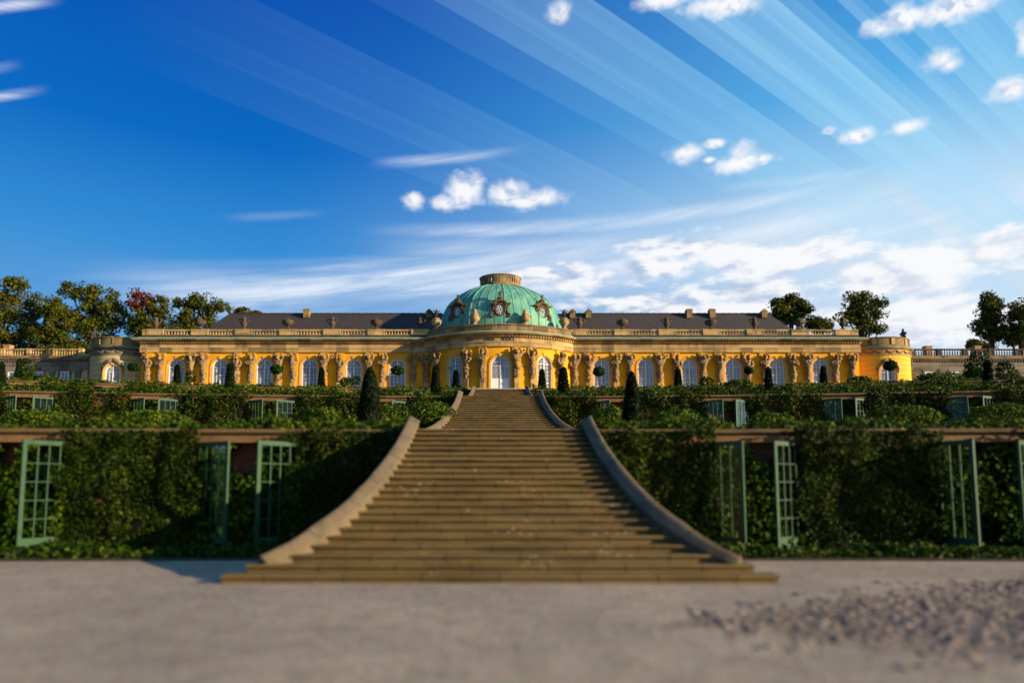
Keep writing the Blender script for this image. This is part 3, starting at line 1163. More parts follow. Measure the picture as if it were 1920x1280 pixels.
# strips of low plants along the wall foot and the vine rows behind the copings
def leaf_row(name, xs, fy, fz, hgt, dep, n, size, label, group, cat, kind=None, mat=('hedge_leaf', 'autumn_vine_leaf'), aut=0.06, bumps=1.0):
    pts, nrm = [], []
    seed = rng.uniform(0, 100)
    x0, x1 = xs
    tries = 0
    while len(pts) < n and tries < n * 3:
        tries += 1
        x = rng.uniform(x0, x1)
        hh = hgt * (0.62 + bumps * (0.55 * nz(x * 0.45 + seed, 1.0) + 0.35 * nz(x * 1.6 + seed, 2.0)))
        if hh < 0.05:
            continue
        a = rng.uniform(0, math.pi)
        rr = math.sqrt(rng.uniform(0.25, 1))
        py = -math.cos(a) * dep * 0.5 * rr
        pz = max(0, math.sin(a)) * hh * rr
        spike = abs(rng.normal(0, 0.12)) * hgt if rng.uniform() < 0.25 else 0
        pts.append((x, fy(x) + dep * 0.5 + py, fz + pz + spike))
        nrm.append((0, -0.6 * math.cos(a) - 0.2, math.sin(a) + 0.2))
    pts, nrm = np.array(pts), np.array(nrm)
    o = np.array((0.5 * (x0 + x1), fy(0.5 * (x0 + x1)), fz))
    v = leaf_arrays(pts - o, nrm, size)
    mi = (rng.uniform(0, 1, len(pts)) < aut).astype(int)
    return link(name, leaf_mesh(name, v, list(mat), mi), None, tuple(o), label=label, cat=cat, group=group, kind=kind)


for sd in (-1, 1):
    side = 'left' if sd < 0 else 'right'
    for k, hgt, dep, n, size, xo in ((1, 0.60, 1.3, 9000, 0.125, 17), (2, 0.95, 1.8, 9000, 0.18, 32), (3, 0.72, 1.6, 7000, 0.21, 48)):
        a, b = (2.75, xo) if sd > 0 else (-xo, -2.75)
        leaf_row('vine_hedge', (a, b), lambda x, k=k: wy(k, abs(x)) + (0.15 if k < 3 else 0.3), LEV[k] - 0.1, hgt, dep, n, size,
                 f'low bushy vine hedge along the edge of the {LEVW[k]} terrace wall, {side} of the stairs', 'vine hedges on the terrace edges', 'hedge')
    a, b = (5.0, 17) if sd > 0 else (-17, -5.0)
    leaf_row('border_plants', (a, b), lambda x: wy(1, abs(x)) - 2.5, 0.0, 0.34, 1.7, 5000, 0.14,
             f'low dark green border plants at the foot of the lowest wall, {side} side', None, 'plants', kind='stuff', mat=('vine_leaf', 'hedge_leaf'), aut=0.2)
    m = MB()
    xs = np.linspace(a, b, 14)
    m.sweep([(x, wy(1, abs(x)) - 0.05) for x in xs], [(2.7, 0.004), (2.5, 0.03), (0.0, 0.05), (0.0, 0.0)])
    m.build('planting_bed', 'soil', kind='structure')

# ------------------------------------------------------------------ clipped yews, little trees, shrubs
def yew(px, ptop, pwid, y, zb, label, n=None):
    column = y < 30

    def shape(q):
        return max(0.0, 1 - q) ** 0.52 * (0.90 + 0.16 * min(1, q * 2.5)) if column else (1 - 0.70 * q) * min(1.0, (1.0 - q) / 0.035 + 0.02)

    x, zt = W(px, ptop, y)
    r = pwid / 2 * y / FPX * 1.02
    H = zt - zb
    n = n or int(1500 + 900 * H * r)
    h = rng.uniform(0, 1, n) ** (0.95 if column else 1.1)
    a = rng.uniform(0, 2 * np.pi, n)
    prof = np.array([shape(q) for q in h])
    lump = np.array([1 + 0.07 * nz(math.cos(t) * 1.5 + px, math.sin(t) * 1.5, q * H * 1.3) for t, q in zip(a, h)])
    rr = r * prof * lump * rng.uniform(0.86, 1.03, n)
    pts = np.stack([rr * np.cos(a), rr * np.sin(a), h * H], 1)
    nrm = np.stack([np.cos(a), np.sin(a), np.full(n, 0.35)], 1)
    v = leaf_arrays(pts, nrm, 0.0042 * y + 0.03, 0.55, 0.45)
    core = MB()
    core.lathe([(r * 0.84 * shape(q) + 0.01, q * H * 0.985) for q in (0, 0.15, 0.3, 0.5, 0.7, 0.85, 0.94, 0.97, 1.0)], seg=10)
    cf = [f for f in core.f if len(f) == 4]
    root = empty('yew_topiary', (x, y, zb), label=label, cat='topiary', group='clipped yew cones on the terraces')
    link('foliage', leaf_mesh('foliage', v, ['yew_needle'], None, (core.v, cf)), root)
    tr = MB()
    tr.tube([(0, 0, 0), (0, 0, H * 0.6)], [0.07, 0.03], 6)
    tr.build('trunk', 'bark', root)


yew(694, 689, 56, 27.0, Z1 - 0.1, 'tallest dark yew column left of the stairs on the lowest terrace')
yew(1184, 697, 46, 27.0, Z1 - 0.1, 'tallest dark yew column right of the stairs on the lowest terrace')
for px, pt, w, lab in ((817, 687, 26, 'dark yew cone standing left of the topmost stair flight'),
                       (1056, 689, 32, 'dark yew cone standing right of the topmost stair flight'),
                       (432, 681, 24, 'yew cone on the middle terrace in front of the left palace wing'),
                       (1440, 689, 24, 'yew cone on the middle terrace in front of the right palace wing'),
                       (3, 681, 26, 'yew cone at the far left edge of the middle terrace'),
                       (1851, 676, 26, 'slender yew before the big dark bush at the right edge')):
    yew(px, pt, w, 45.5, Z2 - 0.1, lab)
for px, pt, w, lab in ((855, 695, 19, 'small yew cone before the window just left of the palace door'),
                       (1016, 693, 20, 'small yew cone before the window just right of the palace door'),
                       (603, 690, 18, 'small yew cone between the third and fourth left wing windows from the dome'),
                       (1271, 691, 20, 'small yew cone between the second and third right wing windows from the dome'),
                       (333, 684, 19, 'small yew cone before the outermost window of the left wing'),
                       (1543, 687, 20, 'small yew cone before the outermost window of the right wing'),
                       (37, 673, 17, 'slender small yew before the left colonnade')):
    yew(px, pt, w, 67.0, Z3 - 0.1, lab)


def bush(name, lobes, y, zb, mat, size, dens, label, cat, group, trunk=None, fill=0.35):
    """shrub or small tree crown from pixel lobes (px, py, rx, ry)"""
    L = []
    for (px, py, rx, ry) in lobes:
        x, z = W(px, py, y)
        L.append((x, z, rx * y / FPX, ry * y / FPX))
    bx = L[0][0]
    root = empty(name, (bx, y, zb), label=label, cat=cat, group=group)
    P_, N_ = [], []
    for (x, z, rx, rz) in L:
        n = int(dens * (rx * rz + rx * rx))
        d = rng.normal(0, 1, (n, 3))
        d /= np.linalg.norm(d, axis=1, keepdims=True)
        rr = (1 - fill * rng.uniform(0, 1, n) ** 1.5) * (1 + 0.18 * np.array([nz(a * 2.2 + x, b * 2.2 + z, c * 2.2) for a, b, c in d]))
        p = d * rr[:, None] * np.array([rx, rx * 0.9, rz]) + np.array([x - bx, 0, z - zb])
        keep = p[:, 2] > 0.02
        P_.append(p[keep])
        N_.append(d[keep])
    p, nn = np.concatenate(P_), np.concatenate(N_)
    link('crown', leaf_mesh('crown', leaf_arrays(p, nn, size, 0.7), [mat]), root)
    t = MB()
    if trunk:
        zc = L[0][1] - zb
        t.tube([(0, 0, 0), (0.02, 0, zc * 0.5), (0, 0, zc)], trunk, 6)
    else:
        for i in range(3):
            t.tube([(0.05 * i, 0, 0), (0.25 * (i - 1) * L[0][2], 0, L[0][1] - zb)], [0.05, 0.02], 5)
    t.build('trunk', 'bark', root)
    return root


for px, py, r, y, zb, lab in ((746, 694, 11, 66, Z3, 'little round headed orange tree before the window nearest the dome, left wing'),
                              (1123, 696, 11, 66, Z3, 'little round headed orange tree before the window nearest the dome, right wing'),
                              (518, 692, 11, 66, Z3, 'little round headed orange tree beside the third window from the left end'),
                              (1404, 694, 9, 66, Z3, 'little round headed orange tree right of the fourth right wing window'),
                              (250, 688, 10, 66, Z3, 'little round headed orange tree before the corner of the left pavilion'),
                              (1669, 685, 12, 66, Z3, 'little round headed orange tree before the window of the right pavilion')):
    bush('orange_tree', [(px, py, r, r * 0.8)], y, zb - 0.1, 'orange_tree_leaf', 0.26, 900, lab, 'tree', 'round headed orange trees before the facade', trunk=[0.06, 0.05, 0.05], fill=0.5)
for lobes, y, zb, lab in (([(50, 692, 16, 22), (46, 712, 20, 14)], 64, Z3, 'rounded dark shrub before the colonnade at far left'),
                          ([(1836, 690, 24, 34), (1828, 706, 24, 16)], 60, Z3, 'big dark rounded bush before the right colonnade'),
                          ([(1885, 697, 18, 20)], 60, Z3, 'low dark bush at the right edge before the colonnade'),
                          ([(80, 712, 18, 10)], 60, Z3, 'spreading low shrub at the left end of the top terrace'),
                          ([(1745, 712, 26, 14), (1780, 710, 20, 12)], 57, Z3, 'loose leafy bush below the right colonnade window'),
                          ([(1612, 714, 22, 9)], 60, Z3, 'thin rose bush before the joint of wing and right pavilion'),
                          ([(356, 708, 10, 14)], 60, Z3, 'small leafy bush right of the outermost left window'),
                          ([(650, 716, 14, 9), (668, 712, 8, 9)], 62, Z3, 'thin rose bush before the second window left of the dome'),
                          ([(1325, 716, 14, 11)], 62, Z3, 'thin rose bush between the third and fourth right wing windows'),
                          ([(1385, 722, 30, 10)], 56, Z3, 'wide low vine bush below the fourth right wing window')):
    bush('shrub', lobes, y, zb - 0.1, 'vine_leaf' if y > 58 and lobes[0][2] < 27 else 'hedge_leaf', 0.24, 330, lab, 'shrub', 'shrubs on the top terrace')
for lobes, y, zb, lab in (([(805, 778, 52, 26)], 36, Z1, 'dark bush left of the middle stair flight'),
                          ([(735, 782, 40, 24)], 30, Z1, 'sunlit bush between the tall yew and the middle stair flight'),
                          ([(1140, 785, 38, 24)], 30, Z1, 'sunlit bush between the middle stair flight and the right tall yew'),
                          ([(600, 785, 46, 22)], 29, Z1, 'sunlit vine bush left of the tall yew'),
                          ([(1270, 786, 46, 20)], 29, Z1, 'vine bush right of the tall yew'),
                          ([(1690, 782, 70, 20)], 28, Z1, 'wide leafy vine bush below the fourth right glazed doors'),
                          ([(1445, 788, 40, 16)], 28, Z1, 'leafy vine bush below the second right glazed doors'),
                          ([(70, 785, 60, 18)], 28, Z1, 'leafy vine bush at the left edge below the glazed doors'),
                          ([(290, 785, 60, 16)], 28, Z1, 'leafy vine bush below the third left glazed doors'),
                          ([(1880, 780, 60, 24)], 28, Z1, 'leafy vine bush at the right edge of the lowest terrace')):
    bush('vine_bush', lobes, y, zb - 0.1, 'hedge_leaf', 0.15, 700, lab, 'bush', 'bushes on the lowest terrace')

plain('ochre_moulding', (0.60, 0.35, 0.09), 0.8, 0.2)

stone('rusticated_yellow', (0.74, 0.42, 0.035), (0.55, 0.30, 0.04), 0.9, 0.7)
stone('rusticated_shaded', (0.46, 0.35, 0.15), (0.32, 0.24, 0.11), 0.9, 0.7)  # left pavilion's plaster, with its shaded tone put into the colour
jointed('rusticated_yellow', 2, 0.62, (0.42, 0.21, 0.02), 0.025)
jointed('rusticated_shaded', 2, 0.62, (0.16, 0.12, 0.06), 0.03)

# ------------------------------------------------------------------ carved figures (grown from a joint skeleton)
def skin_mesh(name, joints, edges, mat, sub=2, lump=0.0, lscale=6.0, seed=0.0):
    """joints: name -> (x, y, z, radius); one continuous body"""
    keys = list(joints)
    me = bpy.data.meshes.new('tmp_skeleton')
    me.from_pydata([joints[k][:3] for k in keys], [(keys.index(a), keys.index(b)) for a, b in edges], [])
    ob = bpy.data.objects.new('tmp_skeleton', me)
    COL.objects.link(ob)
    sk = ob.modifiers.new('Skin', 'SKIN')
    sk.use_smooth_shade = True
    for i, k in enumerate(keys):
        r = joints[k][3]
        rr = r if isinstance(r, tuple) else (r, r)
        me.skin_vertices[0].data[i].radius = rr
        me.skin_vertices[0].data[i].use_root = (i == 0)
    ss = ob.modifiers.new('Sub', 'SUBSURF')
    ss.levels = sub
    dg = bpy.context.evaluated_depsgraph_get()
    out = bpy.data.meshes.new_from_object(ob.evaluated_get(dg))
    out.name = name
    bpy.data.objects.remove(ob)
    bpy.data.meshes.remove(me)
    out.materials.clear()
    out.materials.append(MAT[mat])
    if lump:
        nor = [v.normal.copy() for v in out.vertices]
        for v, n in zip(out.vertices, nor):
            v.co += n * lump * (mnoise.noise(v.co * lscale + Vector((seed, 0, 0))) + 0.5 * mnoise.noise(v.co * lscale * 2.3))
    for p in out.polygons:
        p.use_smooth = True
    return out


def atlas_mesh(kind):
    """bearded half figure carrying the entablature on raised arms; base of the torso at z = 2.1, top at 4.75"""
    J = {'hip': (0, -0.26, 2.25, 0.29), 'waist': (0.03, -0.30, 2.72, 0.26), 'chest': (0.02, -0.38, 3.36, 0.38), 'neck': (0.03, -0.46, 3.82, 0.17),
         'head': (0.06, -0.58, 4.12, 0.22), 'crown': (0.06, -0.50, 4.42, 0.22), 'beard': (0.05, -0.72, 3.88, 0.11), 'nose': (0.06, -0.80, 4.16, 0.06),
         'shl': (-0.38, -0.36, 3.68, 0.20), 'shr': (0.38, -0.36, 3.68, 0.20)}
    E = [('hip', 'waist'), ('waist', 'chest'), ('chest', 'neck'), ('neck', 'head'), ('head', 'crown'), ('head', 'beard'), ('head', 'nose'),
         ('chest', 'shl'), ('chest', 'shr')]
    if kind == 0:      # both arms up
        J.update(ell=(-0.60, -0.44, 4.14, 0.15), hal=(-0.22, -0.34, 4.60, 0.12), elr=(0.60, -0.44, 4.14, 0.15), har=(0.26, -0.34, 4.60, 0.12))
    elif kind == 1:    # one arm up, one across the belly
        J.update(ell=(-0.58, -0.42, 4.18, 0.15), hal=(-0.18, -0.34, 4.60, 0.12), elr=(0.56, -0.54, 3.12, 0.15), har=(0.06, -0.76, 2.92, 0.12))
    elif kind == 2:    # leaning away, arms folded over the head
        J.update(hip=(-0.08, -0.26, 2.25, 0.29), waist=(0.06, -0.32, 2.72, 0.26), chest=(0.16, -0.38, 3.34, 0.37), neck=(0.12, -0.48, 3.78, 0.17),
                 head=(0.04, -0.60, 4.04, 0.22), crown=(0.0, -0.52, 4.36, 0.21), beard=(0.02, -0.74, 3.82, 0.11), nose=(0.02, -0.82, 4.08, 0.06),
                 ell=(-0.46, -0.52, 4.26, 0.15), hal=(-0.02, -0.38, 4.60, 0.12), elr=(0.68, -0.44, 4.16, 0.15), har=(0.30, -0.36, 4.60, 0.12))
    else:              # woman, arms crossed before the breast, head bowed
        J.update(chest=(-0.05, -0.36, 3.3, 0.35), ell=(-0.54, -0.52, 3.16, 0.13), hal=(-0.02, -0.76, 3.34, 0.11), elr=(0.54, -0.46, 4.16, 0.14),
                 har=(0.22, -0.36, 4.58, 0.11), crown=(0.0, -0.46, 4.46, 0.25), head=(-0.02, -0.58, 4.12, 0.21), beard=(-0.02, -0.60, 3.88, 0.13), nose=(-0.03, -0.80, 4.14, 0.05))
    for a, b in (('shl', 'ell'), ('ell', 'hal'), ('shr', 'elr'), ('elr', 'har')):
        E.append((a, b))
    return skin_mesh('caryatid', J, E, 'figure_stone', 2, 0.10, 5.0, kind * 7.0)


def garland_mesh(seed):
    """carved leaves and fruit tapering down the lower body"""
    m = MB()
    n, seg = 26, 20
    vs, fs = [], []
    for i in range(n + 1):
        z = 0.95 + 1.55 * i / n
        w = 0.24 + 0.16 * (i / n) ** 0.7
        for k in range(seg):
            a = 2 * math.pi * k / seg
            q = nz(math.cos(a) * 1.6 + seed, math.sin(a) * 1.6, z * 4.2) + 0.6 * nz(math.cos(a) * 4 + seed, math.sin(a) * 4, z * 9)
            rr = w * (1 + 0.42 * q)
            vs.append((rr * math.cos(a), -0.22 + rr * 0.85 * math.sin(a), z))
    for i in range(n):
        for k in range(seg):
            k2 = (k + 1) % seg
            fs.append((i * seg + k, i * seg + k2, (i + 1) * seg + k2, (i + 1) * seg + k))
    fs.append(tuple(range(seg))[::-1])
    fs.append(tuple(n * seg + k for k in range(seg)))
    m.add(vs, fs)
    return m.mesh('garland', 'figure_stone', True)


def putto_mesh(mat, kind=0, s=1.0):
    """standing child figure about 1.1 m, one arm raised"""
    J = {'hip': (0, 0, 0.48, 0.13), 'belly': (0, -0.03, 0.64, 0.14), 'chest': (0.0, 0, 0.80, 0.14), 'neck': (0, 0, 0.93, 0.06), 'head': (0.02, -0.01, 1.06, 0.12), 'top': (0.02, 0, 1.17, 0.09),
         'kl': (-0.12, -0.05, 0.24, 0.08), 'fl': (-0.14, 0, 0.02, 0.07), 'kr': (0.13, -0.06, 0.26, 0.08), 'fr': (0.12, 0.02, 0.02, 0.07),
         'el': (-0.30, -0.05, 0.72, 0.06), 'hl': (-0.34, -0.1, 0.50, 0.05), 'er': (0.30, -0.02, 0.98, 0.06), 'hr': (0.36, -0.03, 1.25, 0.05)}
    if kind:
        J.update(el=(-0.32, 0, 0.94, 0.06), hl=(-0.42, 0, 1.16, 0.05), er=(0.3, -0.05, 0.86, 0.06), hr=(0.46, -0.1, 0.98, 0.05))
    J = {k: (v[0] * s, v[1] * s, v[2] * s, v[3] * s) for k, v in J.items()}
    E = [('hip', 'belly'), ('belly', 'chest'), ('chest', 'neck'), ('neck', 'head'), ('head', 'top'), ('hip', 'kl'), ('kl', 'fl'), ('hip', 'kr'), ('kr', 'fr'),
         ('chest', 'el'), ('el', 'hl'), ('chest', 'er'), ('er', 'hr')]
    return skin_mesh('figure', J, E, mat, 2, 0.02, 9)


def seated_mesh(mat):
    J = {'hip': (0, 0.05, 0.62, 0.24), 'belly': (0, 0.0, 0.92, 0.22), 'chest': (0.02, -0.06, 1.26, 0.26), 'neck': (0.02, -0.1, 1.52, 0.11), 'head': (0.05, -0.16, 1.72, 0.16), 'top': (0.05, -0.12, 1.90, 0.12),
         'kl': (-0.22, -0.52, 0.66, 0.15), 'fl': (-0.22, -0.50, 0.10, 0.11), 'kr': (0.24, -0.50, 0.72, 0.15), 'fr': (0.26, -0.30, 0.10, 0.11),
         'el': (-0.42, -0.14, 0.98, 0.10), 'hl': (-0.20, -0.48, 0.90, 0.08), 'er': (0.44, -0.2, 1.0, 0.1), 'hr': (0.30, -0.42, 1.34, 0.08)}
    E = [('hip', 'belly'), ('belly', 'chest'), ('chest', 'neck'), ('neck', 'head'), ('head', 'top'), ('hip', 'kl'), ('kl', 'fl'), ('hip', 'kr'), ('kr', 'fr'),
         ('chest', 'el'), ('el', 'hl'), ('chest', 'er'), ('er', 'hr')]
    return skin_mesh('figure', J, E, mat, 2, 0.04, 5)


# ------------------------------------------------------------------ the palace
XL = 42.65                                         # half length of the main front
RB = 12.0                                          # radius of the bowed centre
BW = 8.6                                           # half width of the bow
YC = YP + math.sqrt(RB * RB - BW * BW)             # centre of the bow's circle
PHI = math.asin(BW / RB)
YFR = YC - RB
Z_ARCH_B = WZ(661, YP)                             # underside of the entablature
Z_BAND = WZ(645.5, YP)
Z_DENT = WZ(641, YP)
Z_CORN = WZ(636, YP)
Z_PLIN = WZ(629.8, YP)
Z_RAIL = WZ(617, YP - 0.2)
palace = empty('palace', (0, YP, ZP), label='long yellow rococo palace with a green copper dome and carved figures between arched windows', cat='palace')
PO = (0, YP, ZP)


def fmap(u, out=0.0):
    """front coordinate u -> x, y, angle of the outward normal from straight ahead"""
    if abs(u) <= RB * PHI:
        a = u / RB
        return (RB + out) * math.sin(a), YC - (RB + out) * math.cos(a), a
    sg = 1 if u > 0 else -1
    return sg * (BW + abs(u) - RB * PHI), YP - out, 0.0


def u_of_x(x):
    if abs(x) <= BW:
        return RB * math.asin(x / RB)
    return (1 if x > 0 else -1) * (RB * PHI + abs(x) - BW)


UL = RB * PHI + XL - BW
BOWPATH = [(RB * math.sin(a), YC - RB * math.cos(a)) for a in np.linspace(-PHI, PHI, 33)]
FRONT = [(-XL, YP + 5.0), (-XL, YP)] + BOWPATH + [(XL, YP), (XL, YP + 5.0)]

win_px = [330, 412, 495, 580, 663, 745, 1128, 1211, 1293, 1375, 1457, 1539]
wins = [(u_of_x(WX(p, YP)), 0.93) for p in win_px]
bow_w = [(u_of_x(WX(853, YP - 2.4)), 0.86), (u_of_x(WX(1021, YP - 2.4)), 0.86)]
door_u = 0.0
openings = sorted(wins + bow_w + [(door_u, 1.05)])
Z_WTOP = WZ(673.5, YP)

wall = MB(PO)


def bay(u0, u1, uc, w, zb, ztop_open, zt, depth=0.32):
    n = 10
    zs = ztop_open - w

    def pt(u, z, out=0.0):
        x, y, _ = fmap(u, out)
        return (x, y, z)

    for a, b in ((u0, uc - w), (uc + w, u1)):
        us = np.linspace(a, b, 6)
        for i in range(5):
            wall.add([pt(us[i], zb), pt(us[i + 1], zb), pt(us[i + 1], zt), pt(us[i], zt)], [(0, 1, 2, 3)])
    ths = np.linspace(math.pi, 0, 2 * n + 1)
    arc = [(uc + w * math.cos(t), zs + w * math.sin(t)) for t in ths]
    for i in range(2 * n):
        (ua, za), (ub, zb_) = arc[i], arc[i + 1]
        wall.add([pt(ua, za), pt(ub, zb_), pt(ub, zt), pt(ua, zt)], [(0, 1, 2, 3)])
    outl = [(uc - w, zb)] + arc + [(uc + w, zb)]
    for i in range(len(outl) - 1):
        (ua, za), (ub, zb_) = outl[i], outl[i + 1]
        wall.add([pt(ua, za), pt(ub, zb_), pt(ub, zb_, -depth), pt(ua, za, -depth)], [(0, 1, 2, 3)])


cuts = [-UL] + [0.5 * (openings[i][0] + openings[i + 1][0]) for i in range(len(openings) - 1)] + [UL]
for i, (uc, w) in enumerate(openings):
    zt_o = Z_WTOP if abs(uc) > 9.7 else (WZ(668, YFR) if abs(uc) < 1 else WZ(668.5, YP - 2.4))
    bay(cuts[i], cuts[i + 1], uc, w, ZP, zt_o, Z_ARCH_B + 0.05)
for sx in (-1, 1):
    wall.add([(sx * XL, YP, ZP), (sx * XL, YP + 14, ZP), (sx * XL, YP + 14, Z_ARCH_B + 0.05), (sx * XL, YP, Z_ARCH_B + 0.05)], [(0, 1, 2, 3)])
wall.build('wall', 'yellow_plaster', palace)
core = MB(PO)                                      # dark rooms behind the panes, back wall
core.box(-XL + 0.1, XL - 0.1, YP + 13.6, YP + 14, ZP, Z_CORN)
core.build('rear_wall', 'yellow_plaster', palace)

# entablature, cornice, copper edge, plinth of the balustrade
en = MB(PO)
en.sweep(FRONT, [(0.20, Z_ARCH_B), (0.20, Z_ARCH_B + 0.42), (0.26, Z_ARCH_B + 0.46), (0.26, Z_ARCH_B + 0.56), (0.16, Z_ARCH_B + 0.60), (0.16, Z_BAND),
                 (0.26, Z_BAND + 0.03), (0.26, Z_DENT + 0.02), (0.55, Z_DENT + 0.06), (0.80, Z_DENT + 0.12), (0.86, Z_CORN - 0.10), (-0.4, Z_CORN - 0.10), (-0.4, Z_ARCH_B)])
en.build('entablature', 'facade_stone', palace)
dn = MB(PO)
u = -UL + 0.1
while u < UL:
    x, y, a = fmap(u, 0.26)
    ca, sa = math.cos(a), math.sin(a)
    dn.obox((x + sa * 0.09, y - ca * 0.09), (ca, sa), (-sa, ca), 0.085, 0.088, Z_BAND + 0.10, Z_DENT + 0.015)
    u += 0.33
dn.build('dentil_trim', 'facade_stone', palace)
ce_ = MB(PO)
ce_.sweep(FRONT, [(0.87, Z_CORN - 0.08), (0.93, Z_CORN - 0.05), (0.93, Z_CORN + 0.015), (0.15, Z_CORN + 0.22), (-0.3, Z_CORN + 0.22), (-0.3, Z_CORN - 0.096), (0.8, Z_CORN - 0.096)])
ce_.build('copper_edge', 'pale_copper', palace)

for sd in (-1, 1):                                 # plinth of each wing's balustrade
    pl = MB(PO)
    path = [(-XL, YP + 5), (-XL, YP), (-BW - 0.05, YP)] if sd < 0 else [(BW + 0.05, YP), (XL, YP), (XL, YP + 5)]
    pl.sweep(path, [(0.10, Z_CORN + 0.14), (0.10, Z_PLIN + 0.1), (-0.42, Z_PLIN + 0.1), (-0.42, Z_CORN + 0.14)])
    pl.build('balustrade_plinth', 'sooty_stone', palace)
# solid attic over the bow
at = MB(PO)
Z_ATT = WZ(606.6, YFR)
at.sweep(BOWPATH, [(0.08, Z_CORN + 0.14), (0.08, Z_CORN + 0.42), (-0.02, Z_CORN + 0.46), (-0.02, Z_ATT - 0.16), (0.10, Z_ATT - 0.14), (0.10, Z_ATT), (-1.2, Z_ATT), (-1.2, Z_CORN + 0.14)])
at.build('attic', 'attic_stone', palace)
base = MB(PO)
base.add([(BW * 1.0 * math.cos(t), YP + 4.2 + 7.6 * math.sin(t), Z_ATT - 0.02) for t in np.linspace(0, 2 * math.pi, 41)[:-1]] +
         [(BW * 1.0 * math.cos(t), YP + 4.2 + 7.6 * math.sin(t), Z_CORN) for t in np.linspace(0, 2 * math.pi, 41)[:-1]],
         [tuple(range(40))] + [(i, (i + 1) % 40, 40 + (i + 1) % 40, 40 + i) for i in range(40)])
base.build('drum', 'attic_stone', palace)

# balusters, pedestals, rails
ped_px = [290, 374, 456, 539, 622, 705, 787, 1087, 1168, 1251, 1334, 1416, 1500, 1582]
ped_x = [WX(p, YP - 0.15, 620) for p in ped_px]


def baluster_at(m, x, y, z0, z1, r=0.095):
    h = z1 - z0
    m.lathe([(r * 0.9, 0), (r * 0.9, h * 0.08), (r * 0.55, h * 0.14), (r * 1.05, h * 0.38), (r * 0.85, h * 0.52), (r * 0.42, h * 0.78), (r * 0.75, h * 0.88), (r * 0.9, h * 0.92), (r * 0.9, h)], (x, y, z0), 7)


def balustrade(xa, xb, yf, z0, z1, n, parent, off, mat='facade_stone', dep=0.3):
    b = MB(off)
    b.box(xa, xb, yf, yf + dep, z1 - 0.17, z1)
    b.box(xa, xb, yf + 0.02, yf + dep - 0.02, z0, z0 + 0.10)
    o = b.build('balustrade', mat, parent)
    c = MB(off)
    for i in range(n):
        baluster_at(c, xa + (xb - xa) * (i + 0.5) / n, yf + dep / 2, z0 + 0.10, z1 - 0.17)
    c.build('balusters', mat, o, smooth=True)


def pedestal(x, w, yf, z0, z1, parent, off, mat='facade_stone', dep=0.36):
    p = MB(off)
    p.box(x - w, x + w, yf, yf + dep, z0, z1 - 0.16)
    p.box(x - w - 0.05, x + w + 0.05, yf - 0.05, yf + dep + 0.05, z1 - 0.16, z1 + 0.012)
    for s in (-1, 1):                              # raised frame of the sunk panel
        p.box(x + s * (w - 0.06) - 0.055, x + s * (w - 0.06) + 0.055, yf - 0.03, yf + 0.01, z0 + 0.05, z1 - 0.2)
    p.build('pedestal', mat, parent)


zb_, zt_ = Z_PLIN + 0.1, Z_RAIL
for sd in (-1, 1):
    xs = sorted([x for x in ped_x if x * sd > 0], key=abs)
    edges = [sd * (BW + 0.1)] + [None] + [sd * (XL - 0.02)]
    prev = sd * (BW + 0.15)
    for x in xs:
        pw = 1.0
        a, b = sorted((prev, x - sd * pw))
        if b - a > 1.5:
            balustrade(a + 0.01, b - 0.01, YP - 0.06, zb_, zt_, 9, palace, PO)
        pedestal(x, pw, YP - 0.12, zb_, zt_, palace, PO)
        prev = x + sd * pw
    a, b = sorted((prev, sd * (XL + 0.05)))
    pc_ = MB(PO)
    pc_.box(a + 0.01, b, YP - 0.10, YP + 5, zb_, zt_ - 0.16)
    pc_.box(a + 0.01, b + (0.05 if sd > 0 else 0), YP - 0.15, YP + 5, zt_ - 0.16, zt_)
    pc_.build('corner_pedestal', 'facade_stone', palace)

# roofs
Z_RIDGE = WZ(588, YP + 6.2)
for sd in (-1, 1):
    xe = WX(352, YP + 1.5, 617) if sd < 0 else WX(1522, YP + 1.5, 617)
    xr = WX(430, YP + 6.2, 588) if sd < 0 else WX(1441, YP + 6.2, 588)
    x0 = sd * 4.0
    ze = Z_CORN + 0.15
    rf = MB(PO)
    rf.add([(xe, YP + 1.9, ze), (x0, YP + 1.9, ze), (x0, YP + 6.2, Z_RIDGE), (xr, YP + 6.2, Z_RIDGE), (xe, YP + 12.5, ze), (x0, YP + 12.5, ze)],
           [(0, 1, 2, 3), (0, 3, 4), (4, 3, 2, 5), (0, 4, 5, 1), (1, 5, 2)])
    ro = rf.build('roof', 'slate', palace)
    rc = MB(PO)
    n = int(abs(xr - sd * 7.5) / 0.4)
    for i in range(n):
        xx = xr + (sd * 7.5 - xr) * i / n
        rc.lathe([(0.09, -0.2), (0.10, 0), (0.085, 0.2)], (0, 0, 0), 6) if False else rc.box(xx + 0.01, xx + 0.37, YP + 6.08, YP + 6.32, Z_RIDGE - 0.06, Z_RIDGE + 0.07 + 0.02 * (i % 2))
    rc.build('ridge_tiles', 'slate', ro)
    # deck between balustrade and roof
    dk = MB(PO)
    xa, xb = sorted((sd * (BW - 2), sd * XL))
    dk.box(xa, xb, YP + 0.3, YP + 13.6, Z_CORN - 0.2, Z_CORN + 0.1)
    dk.build('roof_deck', 'verdigris_copper', palace)
